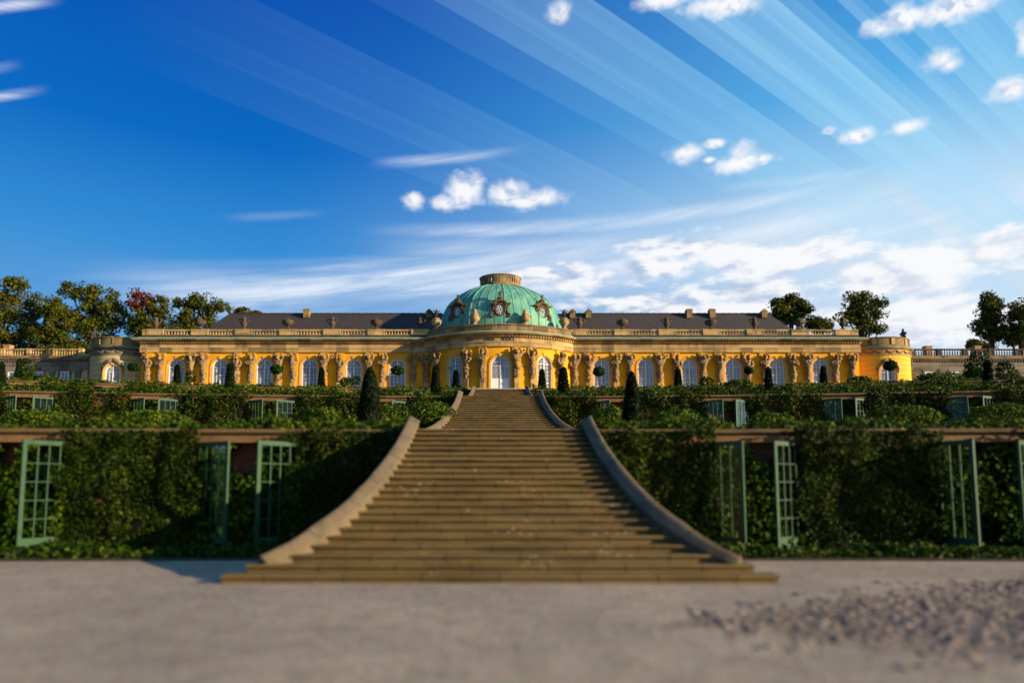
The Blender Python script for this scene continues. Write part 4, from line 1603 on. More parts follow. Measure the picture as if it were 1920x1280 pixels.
for px, kind in ((575, 0), (805, 1), (1073, 1), (1103, 1), (1292, 0), (1335, 0), (1432, 1)):
    x = WX(px, YP + 5.6, 586)
    v = MB(PO)
    y = YP + 5.3
    z0 = Z_RIDGE - 0.75
    if kind == 0:
        v.box(x - 0.36, x + 0.36, y, y + 0.9, z0, Z_RIDGE + 0.22)
        v.box(x - 0.42, x + 0.42, y - 0.06, y + 0.96, Z_RIDGE + 0.22, Z_RIDGE + 0.32)
        for s in (-1, 0, 1):
            v.box(x + s * 0.26 - 0.07, x + s * 0.26 + 0.07, y + 0.2, y + 0.7, Z_RIDGE + 0.32, Z_RIDGE + 0.50)
        v.build('chimney', 'attic_stone', palace)
    else:
        v.box(x - 0.34, x + 0.34, y, y + 0.9, z0, Z_RIDGE + 0.02)
        v.add([(x - 0.46, y - 0.06, Z_RIDGE + 0.02), (x + 0.46, y - 0.06, Z_RIDGE + 0.05), (x, y - 0.06, Z_RIDGE + 0.46),
               (x - 0.46, y + 0.96, Z_RIDGE + 0.02), (x + 0.46, y + 0.96, Z_RIDGE + 0.05), (x, y + 0.96, Z_RIDGE + 0.46)],
              [(0, 1, 2), (3, 5, 4), (0, 2, 5, 3), (1, 4, 5, 2), (0, 3, 4, 1)])
        v.build('roof_vent', 'attic_stone', palace)

# dome
YD = YP + 3.6
DPROF = [(7.62, Z_ATT - 0.3), (7.58, WZ(612, YD)), (7.28, WZ(598, YD)), (6.72, WZ(580, YD)), (5.95, WZ(567.5, YD)), (4.8, WZ(555.5, YD)), (3.7, WZ(547, YD)), (2.62, WZ(541.5, YD))]
SYD = 0.80


def dsmooth(t):
    """profile interpolated (Catmull-Rom)"""
    n = len(DPROF) - 1
    f = min(max(t, 0), 1) * n
    i = min(int(f), n - 1)
    q = f - i
    p = [DPROF[max(0, min(n, i + k))] for k in (-1, 0, 1, 2)]
    return tuple(0.5 * ((2 * p[1][k]) + (-p[0][k] + p[2][k]) * q + (2 * p[0][k] - 5 * p[1][k] + 4 * p[2][k] - p[3][k]) * q * q + (-p[0][k] + 3 * p[1][k] - 3 * p[2][k] + p[3][k]) * q ** 3) for k in (0, 1))


dm = MB(PO)
dm.lathe([dsmooth(i / 28) for i in range(29)], (0, YD, 0), 72, sy=SYD)
dome = dm.build('dome', 'verdigris_copper', palace, smooth=True)
sm = MB(PO)
for i in range(44):
    a = 2 * math.pi * (i + 0.5) / 44
    big = i % 4 == 1
    pts = []
    for j in range(15):
        r, z = dsmooth(j / 14)
        pts.append((r * math.cos(a), YD + r * SYD * math.sin(a), z + 0.01))
    sm.tube(pts, 0.085 if big else 0.04, 5, False)
sm.build('seams', 'verdigris_copper', dome)
# lantern ring with small openings
zl0, zl1 = WZ(541.8, YD), WZ(523, YD)
lr = MB(PO)
lr.lathe([(2.75, zl0 - 0.15), (2.75, zl0 + 0.16), (2.55, zl0 + 0.22), (2.55, zl0 + 0.38), (2.25, zl0 + 0.38), (2.25, zl0 - 0.15)], (0, YD, 0), 40, sy=0.9)
lr.lathe([(2.55, zl1 - 0.38), (2.55, zl1 - 0.12), (2.64, zl1 - 0.08), (2.64, zl1), (2.2, zl1), (2.25, zl1 - 0.38), (2.55, zl1 - 0.38)], (0, YD, 0), 40, sy=0.9)
for i in range(40):
    a = 2 * math.pi * (i + 0.5) / 40
    wide = (i // 4) % 2 == 1
    hw_ = 0.21 if wide else 0.085
    ca, sa = math.cos(a), math.sin(a)
    lr.obox((2.40 * ca, YD + 2.40 * 0.9 * sa), (-sa, ca), (ca, sa), hw_, 0.13, zl0 + 0.375, zl1 - 0.375)
lr.build('roof_lantern', 'attic_stone', palace)

# windows: one built, the others copied
def arch_outline(w, ht, n=14, zb=0.0):
    zs = ht - w
    return [(-w, zb)] + [(w * math.cos(t), zs + w * math.sin(t)) for t in np.linspace(math.pi, 0, n)] + [(w, zb)]


def arch_band(m, wi, hi, wo, ho, y0, y1, zb=0.0):
    a, b = arch_outline(wi, hi, 16, zb), arch_outline(wo, ho, 16, zb)
    n = len(a)
    vs = [(x, y0, z) for x, z in a] + [(x, y0, z) for x, z in b] + [(x, y1, z) for x, z in a] + [(x, y1, z) for x, z in b]
    fs = []
    for i in range(n - 1):
        fs += [(i, i + 1, n + i + 1, n + i), (2 * n + i, 3 * n + i, 3 * n + i + 1, 2 * n + i + 1), (i, 2 * n + i, 2 * n + i + 1, i + 1), (n + i, n + i + 1, 3 * n + i + 1, 3 * n + i)]
    fs += [(0, n, 3 * n, 2 * n), (n - 1, 3 * n - 1, 4 * n - 1, 2 * n - 1)]
    m.add(vs, fs)


def make_window(name, w, ht, parent, panel=0.0, surround=True):
    """french window: origin at the sill centre, on the wall face; y towards the room"""
    f = MB()
    arch_band(f, w - 0.10, ht - 0.10, w - 0.002, ht - 0.002, 0.14, 0.26)
    zs = ht - w
    f.box(-0.045, 0.045, 0.13, 0.24, 0.0, ht - 0.08)                  # meeting stile
    for s in (-1, 1):
        f.box(s * w * 0.48 - 0.016, s * w * 0.48 + 0.016, 0.17, 0.22, panel, zs + 0.02)
    rows = 7
    for j in range(1, rows + 1):
        z = panel + (zs - panel) * j / rows
        t = 0.05 if j == rows or (panel == 0 and j == 2) else 0.016
        f.box(-w + 0.09, w - 0.09, 0.165, 0.225, z - t / 2, z + t / 2)
    arch_band(f, w * 0.46 - 0.03, zs + w * 0.46 - 0.03, w * 0.46, zs + w * 0.46, 0.17, 0.22, zs)
    for t in (math.radians(35), math.radians(65), math.radians(115), math.radians(145)):
        c, s = math.cos(t), math.sin(t)
        f.tube([(c * w * 0.46, 0.195, zs + s * w * 0.46), (c * (w - 0.09), 0.195, zs + s * (w - 0.09))], 0.018, 4)
    if panel:
        f.box(-w + 0.06, -0.05, 0.19, 0.23, 0.02, panel)
        f.box(0.05, w - 0.06, 0.19, 0.23, 0.02, panel)
    o = f.build(name, 'white_paint', parent)
    p = MB()
    out = arch_outline(w - 0.05, ht - 0.05, 16)
    p.add([(x, 0.21, z) for x, z in out], [tuple(range(len(out)))])
    p.build('glass_pane', 'curtained_pane', o)
    if surround:
        s_ = MB()
        arch_band(s_, w + 0.0, ht + 0.0, w + 0.14, ht + 0.14, -0.03, 0.10)
        arch_band(s_, w + 0.14, ht + 0.14, w + 0.25, ht + 0.25, -0.07, 0.002)
        s_.add([(-0.12, -0.12, ht + 0.02), (0.12, -0.12, ht + 0.02), (0.20, -0.14, ht + 0.36), (-0.20, -0.14, ht + 0.36), (-0.12, 0.0, ht + 0.02), (0.12, 0.0, ht + 0.02), (0.20, 0.0, ht + 0.36), (-0.20, 0.0, ht + 0.36)],
               [(0, 1, 2, 3), (0, 4, 5, 1), (1, 5, 6, 2), (2, 6, 7, 3), (3, 7, 4, 0)])
        s_.build('moulded_surround', 'ochre_moulding', o)
    return o


def place(o, u, z, out=0.0):
    x, y, a = fmap(u, out)
    o.location = (x - PO[0], y - PO[1], z - PO[2])
    o.rotation_euler = (0, 0, a)


w0 = make_window('window', 0.93, Z_WTOP - ZP, palace)
for i, (uc, w) in enumerate(wins):
    o = w0 if i == 0 else copy_tree(w0, palace)
    place(o, uc, ZP)
w1 = make_window('window', 0.86, WZ(668.5, YP - 2.4) - ZP, palace)
for i, (uc, w) in enumerate(bow_w):
    o = w1 if i == 0 else copy_tree(w1, palace)
    place(o, uc, ZP)
door = make_window('door', 1.05, WZ(668, YFR) - ZP, palace, panel=WZ(708.5, YFR) - ZP)
place(door, 0.0, ZP)
# imposts beside the openings of the bow
zi = WZ(685.5, YFR + 0.4)
for ua, ub in ((-1.9, -1.3), (1.3, 1.9), (-6.6, -6.3), (-4.2, -3.9), (3.9, 4.2), (6.3, 6.6), (-2.9, -2.5), (2.5, 2.9)):
    xs = [fmap(v, 0)[:2] for v in np.linspace(ua - 0.25, ub + 0.25, 4)]
    im = MB(PO)
    im.sweep(xs, [(0.0, zi - 0.14), (0.07, zi - 0.12), (0.10, zi), (0.0, zi + 0.02)])
    im.build('impost_moulding', 'facade_stone', palace)

# caryatids
cary_px = [(275, 1), (299, 3), (356, 2), (380, 0), (443, 1), (469, 3), (521, 0), (549, 2), (606, 0), (636, 1), (690, 0), (717, 3), (774, 2), (799, 0),
           (1078, 1), (1103, 2), (1155, 3), (1181, 0), (1238, 0), (1269, 1), (1319, 0), (1350, 2), (1402, 1), (1434, 3), (1488, 3), (1515, 0), (1568, 3), (1598, 2)]
bow_px = [(821, 2), (876, 1), (905, 3), (968, 0), (997, 2), (1049, 1)]
bodies = [atlas_mesh(k) for k in range(4)]
garl = [garland_mesh(k * 9.1) for k in range(4)]
pm = MB()
pm.add([(-0.20, -0.40, 0.0), (0.20, -0.40, 0.0), (0.20, 0.06, 0.0), (-0.20, 0.06, 0.0), (-0.27, -0.46, 1.15), (0.27, -0.46, 1.15), (0.27, 0.06, 1.15), (-0.27, 0.06, 1.15)],
       [(0, 1, 5, 4), (1, 2, 6, 5), (2, 3, 7, 6), (3, 0, 4, 7), (4, 5, 6, 7)])
pm.box(-0.30, 0.30, -0.48, 0.05, 0.0, 0.16)
ped_me = pm.mesh('pedestal', 'facade_stone')
bk = MB()
bk.box(-0.44, 0.44, -0.10, 0.02, 0.003, 5.0)
strip_me = bk.mesh('pilaster', 'yellow_plaster')
SC = (Z_ARCH_B - ZP) / 4.72
for lst, yy in ((cary_px, YP - 0.35), (bow_px, None)):
    for i, (px, kd) in enumerate(lst):
        if yy is None:
            x = WX(px, YFR + 1.0)
            x = WX(px, fmap(u_of_x(max(-BW, min(BW, x))), 0.3)[1])
        else:
            x = WX(px, yy)
        c = link('caryatid', bodies[kd], palace)
        place(c, u_of_x(x), ZP)
        c.scale = ((SC if (i + kd) % 3 else -SC) * 1.03, SC * 1.05, SC)
        link('garland', garl[(i * 3 + kd) % 4], c)
        link('pedestal', ped_me, c)
        link('pilaster', strip_me, c)

# inscription over the door, each letter set on the curve
letters = []
txt = 'SANS, SOUCI.'
ut0, ut1 = u_of_x(WX(910, YFR)), u_of_x(WX(968.5, YFR))
im_ = MB()
ins = MB(PO)
for i, chx in enumerate(txt):
    if chx == ' ':
        continue
    cu = bpy.data.curves.new('tmp_letter', 'FONT')
    cu.body = chx
    cu.size = 0.50
    cu.align_x = 'CENTER'
    cu.extrude = 0.012
    cu.offset = 0.004
    ob = bpy.data.objects.new('tmp_letter', cu)
    COL.objects.link(ob)
    dg = bpy.context.evaluated_depsgraph_get()
    me = bpy.data.meshes.new_from_object(ob.evaluated_get(dg))
    u = ut0 + (ut1 - ut0) * i / (len(txt) - 1)
    x, y, a = fmap(u, 0.19)
    ca, sa = math.cos(a), math.sin(a)
    zl = 0.5 * (Z_ARCH_B + 0.60 + Z_BAND) - 0.15
    ins.add([(x + v.co.x * ca + v.co.z * sa, y + v.co.x * sa - v.co.z * ca, zl + v.co.y) for v in me.vertices], [tuple(p.vertices) for p in me.polygons])
    bpy.data.objects.remove(ob)
    bpy.data.meshes.remove(me)
    bpy.data.curves.remove(cu)
ins.build('inscription', 'lettering_paint', palace)

# bull's eye dormers of the dome
fig = [putto_mesh('dormer_stone', 0, 0.92), putto_mesh('dormer_stone', 1, 0.92)]


def dormer(px, py_base, py_top, yy, kd):
    x, z0 = W(px, py_base, yy)
    ztop = W(px, py_top, yy)[1]
    h = ztop - z0
    a = math.asin(max(-1, min(1, x / 9.0))) * 0.8
    o_loc = (x - PO[0], yy - PO[1], z0 - PO[2])
    b = MB()
    wk = 1.15
    # body behind the oval
    prof = [(-0.95, 0.0), (-0.95, 0.10), (-0.62, 0.28), (-0.60, 1.15), (-0.80, 1.40), (-1.0, 1.62), (-0.55, 1.72), (-0.30, 2.02), (0.30, 2.02), (0.55, 1.72), (1.0, 1.62), (0.80, 1.40), (0.60, 1.15), (0.62, 0.28), (0.95, 0.10), (0.95, 0.0)]
    n = len(prof)
    vs = [(p[0], 0.0, p[1]) for p in prof] + [(p[0], 1.7, p[1]) for p in prof]
    b.add(vs, [tuple(range(n)), tuple(range(n, 2 * n))[::-1]] + [(i, (i + 1) % n, n + (i + 1) % n, n + i) for i in range(n)])
    ring = []
    for i in range(25):
        t = 2 * math.pi * i / 24
        ring.append((0.50 * math.cos(t), -0.04, 0.95 + 0.68 * math.sin(t)))
    b.tube(ring, 0.12, 6, False)
    for s in (-1, 1):                                       # side scrolls and the swept hood
        b.tube([(s * 0.66, -0.02, 0.10), (s * 0.98, -0.05, 0.16), (s * 1.02, -0.05, 0.36), (s * 0.76, -0.05, 0.52), (s * 0.68, -0.04, 0.9), (s * 0.74, -0.05, 1.3)], [0.14, 0.17, 0.14, 0.12, 0.10, 0.10], 6)
        b.tube([(0, -0.12, 2.02), (s * 0.45, -0.12, 1.88), (s * 0.72, -0.12, 1.62), (s * 1.08, -0.12, 1.66)], [0.16, 0.15, 0.12, 0.09], 6)
        b.tube([(s * 0.45, -0.1, 1.75), (s * 0.55, -0.12, 1.5), (s * 0.60, -0.1, 1.2)], [0.12, 0.11, 0.07], 6)
    b.lathe([(0.0, 0), (0.32, 0.02), (0.28, 0.2), (0.36, 0.32), (0.22, 0.46), (0, 0.48)], (0, 0.1, 1.98), 10)
    d = b.build('dormer', 'dormer_stone', palace, loc=o_loc, rz=a)
    d.scale = (wk, 1, 1)
    pn = MB()
    pn.add([(0.48 * math.cos(t), -0.015, 0.95 + 0.66 * math.sin(t)) for t in np.linspace(0, 2 * math.pi, 25)[:-1]], [tuple(range(24))])
    pn.build('glass_pane', 'curtained_pane', d)
    fr = MB()
    fr.tube([(0.43 * math.cos(t), -0.03, 0.95 + 0.61 * math.sin(t)) for t in np.linspace(0, 2 * math.pi, 25)], 0.035, 5, False)
    for t in np.arange(8) * math.pi / 4:
        fr.tube([(0.16 * math.cos(t), -0.03, 0.95 + 0.22 * math.sin(t)), (0.43 * math.cos(t), -0.03, 0.95 + 0.61 * math.sin(t))], 0.022, 4)
    fr.tube([(0.16 * math.cos(t), -0.03, 0.95 + 0.22 * math.sin(t)) for t in np.linspace(0, 2 * math.pi, 13)], 0.022, 4, False)
    fr.build('window_frame', 'white_paint', d)
    f = link('figure', fig[kd], d, (0.0, 0.1, 2.42))
    k = (h - 2.42) / 1.15
    f.scale = (k * 1.35, k * 1.2, k * 1.15)


dormer(938, 595, 545, YD - 6.05, 0)
dormer(858, 599.5, 552.5, YD - 4.4, 1)
dormer(1017, 599.5, 552.5, YD - 4.4, 0)

# ------------------------------------------------------------------ urns on the roof line (loose things)
def urn_mesh(kind, mat):
    u_ = MB()
    if kind == 'bowl':
        u_.box(-0.24, 0.24, -0.24, 0.24, 0, 0.10)
        u_.lathe([(0.20, 0.10), (0.11, 0.22), (0.10, 0.34), (0.26, 0.42), (0.50, 0.60), (0.60, 0.80), (0.56, 0.90), (0.66, 0.98), (0.62, 1.06), (0.40, 1.10), (0.26, 1.24), (0.10, 1.30), (0.08, 1.42), (0, 1.45)], (0, 0, 0), 14)
        for s in (-1, 1):
            u_.tube([(s * 0.54, 0, 0.62), (s * 0.72, 0, 0.74), (s * 0.70, 0, 0.92), (s * 0.56, 0, 0.95)], 0.06, 5)
    elif kind == 'vase':
        u_.box(-0.22, 0.22, -0.22, 0.22, 0, 0.12)
        u_.lathe([(0.18, 0.12), (0.13, 0.24), (0.20, 0.34), (0.34, 0.62), (0.36, 0.82), (0.26, 0.96), (0.22, 1.06), (0.34, 1.16), (0.36, 1.22), (0.22, 1.26), (0.20, 1.40), (0.08, 1.52), (0, 1.54)], (0, 0, 0), 12)
        for s in (-1, 1):
            u_.tube([(s * 0.30, 0, 0.78), (s * 0.52, 0, 0.94), (s * 0.62, 0, 1.16), (s * 0.48, 0, 1.24), (s * 0.30, 0, 1.16)], [0.07, 0.08, 0.09, 0.08, 0.06], 5)
    else:
        u_.box(-0.34, 0.34, -0.34, 0.34, 0, 0.14)
        u_.lathe([(0.28, 0.14), (0.16, 0.30), (0.20, 0.42), (0.46, 0.62), (0.60, 0.95), (0.58, 1.20), (0.42, 1.38), (0.36, 1.46), (0.46, 1.52), (0.40, 1.62), (0.22, 1.68)], (0, 0, 0), 16)
        for s in (-1, 1):
            u_.tube([(s * 0.50, -0.05, 1.36), (s * 0.66, -0.1, 1.20), (s * 0.62, -0.1, 0.98)], [0.08, 0.10, 0.06], 5)
        for i in range(6):
            a = i * math.pi / 3
            u_.tube([(0.42 * math.cos(a), 0.42 * math.sin(a), 1.40), (0.58 * math.cos(a + .5), 0.58 * math.sin(a + .5), 1.24), (0.42 * math.cos(a + 1.05), 0.42 * math.sin(a + 1.05), 1.40)], 0.07, 5)
    me = u_.mesh('urn', mat, True)
    for v in me.vertices:
        q = mnoise.noise(v.co * 5)
        v.co += Vector((v.co.x, v.co.y, 0)) * 0.14 * q
    return me


bowl, vase = urn_mesh('bowl', 'urn_stone'), urn_mesh('vase', 'urn_stone')
ordw = ['first', 'second', 'third', 'fourth', 'fifth', 'sixth', 'seventh']
for i, (px, x) in enumerate(zip(ped_px, ped_x)):
    sd = -1 if x < 0 else 1
    j = (6 - i) if sd < 0 else i - 7
    kind = 'bowl' if (j % 2 == 1) else 'vase'
    lab = {'bowl': 'broad dark stone bowl urn', 'vase': 'slender dark stone vase with handles'}[kind]
    o = link('urn', bowl if kind == 'bowl' else vase, None, (x, YP + 0.06, Z_RAIL + 0.012), rz=0.3 * nz(i * 3.3, 1),
             label=f'{lab} on the {"left" if sd < 0 else "right"} balustrade, {ordw[j]} from the dome', cat='urn', group='urns on the wing balustrades')
    o.scale = (1.06, 1.06, 1.02)
du = urn_mesh('dome', 'dome_urn_stone')
flame = MB()
flame.lathe([(0.30, 1.60), (0.36, 1.72), (0.24, 1.90), (0.30, 2.0), (0.16, 2.16), (0.20, 2.24), (0, 2.42)], (0, 0, 0), 9)
flame_me = flame.mesh('flame_finial', 'dome_urn_stone', True)
for v in flame_me.vertices:
    v.co += Vector((v.co.x, v.co.y, 0)) * 0.5 * mnoise.noise(v.co * 7)
topfig = putto_mesh('statue_stone', 1, 0.95)
for px, pyb, fg, lab in ((890, 606.5, 0, 'pale stone urn with flame finial on the attic, left of the middle dormer'), (985, 606.5, 0, 'pale stone urn with flame finial on the attic, right of the middle dormer'),
                         (818, 613.5, 1, 'pale stone urn topped by a dark figure at the left end of the dome'), (1058, 613.5, 1, 'pale stone urn topped by a dark figure at the right end of the dome')):
    x0 = WX(px, YFR + 0.7, pyb)
    yy = fmap(u_of_x(max(-BW + .3, min(BW - .3, x0))), -0.55)[1]
    x = WX(px, yy, pyb)
    o = link('urn', du, None, (x, yy, Z_ATT), label=lab, cat='urn', group='urns on the attic of the dome')
    o.scale = (0.98, 0.98, 0.82)
    if fg:
        f = link('figure', topfig, o, (0, 0, 1.62))
        f.scale = (1.02, 1.02, 1.22)
    else:
        link('flame_finial', flame_me, o)

# ------------------------------------------------------------------ round end pavilions (parts of the palace)
for sd in (-1, 1):
    xc = sd * 46.9
    yc = YP + 4.9
    r = 4.15
    pr, po = palace, PO
    zcb, zct, zpt = WZ(664.5, yc - r), WZ(650, yc - r), WZ(630.5, yc - r)
    matw = 'rusticated_yellow' if sd > 0 else 'rusticated_shaded'  # left wall stands in shade; that duller tone is in its plaster colour
    N = 64
    wz = WZ(684, yc - r)
    ww = 0.86
    a_w = -math.pi / 2 + (-sd) * 0.10
    pw = MB(po)
    da = math.asin(ww / r)
    # cylinder with an arched opening
    ang = np.linspace(a_w + da, a_w - da + 2 * math.pi, N)
    for i in range(N - 1):
        pts = [(xc + r * math.cos(t), yc + r * math.sin(t)) for t in (ang[i], ang[i + 1])]
        pw.add([(*pts[0], ZP), (*pts[1], ZP), (*pts[1], zcb + 0.1), (*pts[0], zcb + 0.1)], [(0, 1, 2, 3)])
    ths = np.linspace(math.pi, 0, 17)
    outl = [(ww * math.cos(t), wz - ww + ww * math.sin(t)) for t in ths]

    def cp(o, z, rr=r):
        t = a_w + math.asin(max(-1, min(1, o / r)))
        return (xc + rr * math.cos(t), yc + rr * math.sin(t), z)
    for i in range(16):
        (oa, za), (ob_, zb2) = outl[i], outl[i + 1]
        pw.add([cp(oa, za), cp(ob_, zb2), cp(ob_, zcb + 0.1), cp(oa, zcb + 0.1)], [(0, 1, 2, 3)])
    full = [(-ww, ZP)] + outl + [(ww, ZP)]
    for i in range(len(full) - 1):
        (oa, za), (ob_, zb2) = full[i], full[i + 1]
        pw.add([cp(oa, za), cp(ob_, zb2), cp(ob_, zb2, r - 0.3), cp(oa, za, r - 0.3)], [(0, 1, 2, 3)])
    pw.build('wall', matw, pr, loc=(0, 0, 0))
    circ = [(xc + r * math.cos(t), yc + r * math.sin(t)) for t in np.linspace(math.pi, 3 * math.pi, 65)[:-1]]
    pe = MB(po)
    pe.sweep(circ, [(0.10, zcb), (0.12, zcb + 0.16), (0.05, zcb + 0.18), (0.05, zct - 0.28), (0.22, zct - 0.22), (0.38, zct - 0.08), (0.38, zct), (-0.3, zct), (-0.3, zcb)], closed=True)
    mstone = 'facade_stone' if sd > 0 else 'grey_stone'  # left stonework likewise greyer and darker, shade put into the colour
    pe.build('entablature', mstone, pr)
    sw = MB(po)                                              # carved swags of the frieze
    for i in range(22):
        t0 = 2 * math.pi * i / 22
        pts, rad = [], []
        for q in np.linspace(0, 1, 7):
            t = t0 + q * 2 * math.pi / 22
            pts.append((xc + (r + 0.09) * math.cos(t), yc + (r + 0.09) * math.sin(t), zct - 0.40 - 0.28 * math.sin(q * math.pi)))
            rad.append(0.06 + 0.08 * math.sin(q * math.pi))
        sw.tube(pts, rad, 5)
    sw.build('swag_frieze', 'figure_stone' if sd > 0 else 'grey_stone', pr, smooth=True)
    pp = MB(po)
    pp.sweep(circ, [(0.0, zct), (0.0, zct + 0.30), (-0.10, zct + 0.34), (-0.10, zpt - 0.16), (0.0, zpt - 0.12), (0.0, zpt), (-0.5, zpt), (-0.5, zct)], closed=True)
    pp.build('parapet', 'attic_stone', pr)
    for i in range(12):
        ppn = MB(po)
        t = math.pi * 2 * i / 12 + 0.1
        c, s = math.cos(t), math.sin(t)
        ppn.obox((xc + (r - 0.06) * c, yc + (r - 0.06) * s), (-s, c), (c, s), 0.22, 0.05, zct + 0.34, zpt - 0.155)
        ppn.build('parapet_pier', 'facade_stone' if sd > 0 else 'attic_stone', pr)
    pe2 = MB(po)
    pe2.sweep(circ, [(0.39, zct + 0.003), (0.42, zct + 0.05), (0.02, zct + 0.16), (0.02, zct + 0.003)], closed=True)
    pe2.build('copper_edge', 'verdigris_copper', pr)
    rd = MB(po)
    rd.add([(p[0], p[1], zct + 0.1) for p in circ], [tuple(range(len(circ)))])
    rd.build('roof_deck', 'attic_stone', pr)
    wo = make_window('window', ww, wz - ZP, pr)
    wo.location = (xc - PO[0] + r * math.cos(a_w), yc - PO[1] + r * math.sin(a_w), 0)
    wo.rotation_euler = (0, 0, a_w + math.pi / 2)
    wc = MB()                                                # carved cartouche round the window head
    for s in (-1, 1):
        wc.tube([(0, -0.14, wz - ZP + 0.62), (s * 0.5, -0.1, wz - ZP + 0.40), (s * 0.9, -0.05, wz - ZP + 0.05), (s * 1.2, -0.02, wz - ZP - 0.35), (s * 1.15, 0.0, wz - ZP - 1.0)], [0.26, 0.22, 0.18, 0.16, 0.08], 7)
    wc.build('cartouche', 'figure_stone' if sd > 0 else 'grey_stone', wo, smooth=True)
    tb = MB(po)                                              # hanging trophy of carved leaves at the outer side
    ta = -math.pi / 2 + sd * 1.02
    for i in range(9):
        z = zcb - 0.5 - i * 0.36
        q = 0.17 + 0.07 * math.sin(i * 2.1)
        tb.lathe([(0, -0.22), (q, -0.1), (q * 1.1, 0.05), (0, 0.2)], (xc + (r + 0.04) * math.cos(ta), yc + (r + 0.04) * math.sin(ta), z), 8)
    tb.build('trophy_relief', 'figure_stone' if sd > 0 else 'grey_stone', pr)
    # statue on the parapet
    px = 1693 if sd > 0 else 176
    sy = yc - 1.6 if sd > 0 else yc - 1.2
    sx = WX(px, sy, 630)
    s_o = link('statue', seated_mesh('statue_stone'), None, (sx, sy, zpt), rz=-0.5 if sd > 0 else 0.5,
               label='dark statue of a seated figure on the ' + ('right round pavilion roof' if sd > 0 else 'left round pavilion roof'), cat='statue', group='seated statues on the pavilion roofs')
    s_o.scale = (0.86, 0.86, 0.80) if sd > 0 else (0.8, 0.8, 0.90)
    pd = MB()
    pd.box(-0.42, 0.42, -0.62, 0.42, -0.0, 0.13)
    pd.build('plinth', 'statue_stone', s_o)

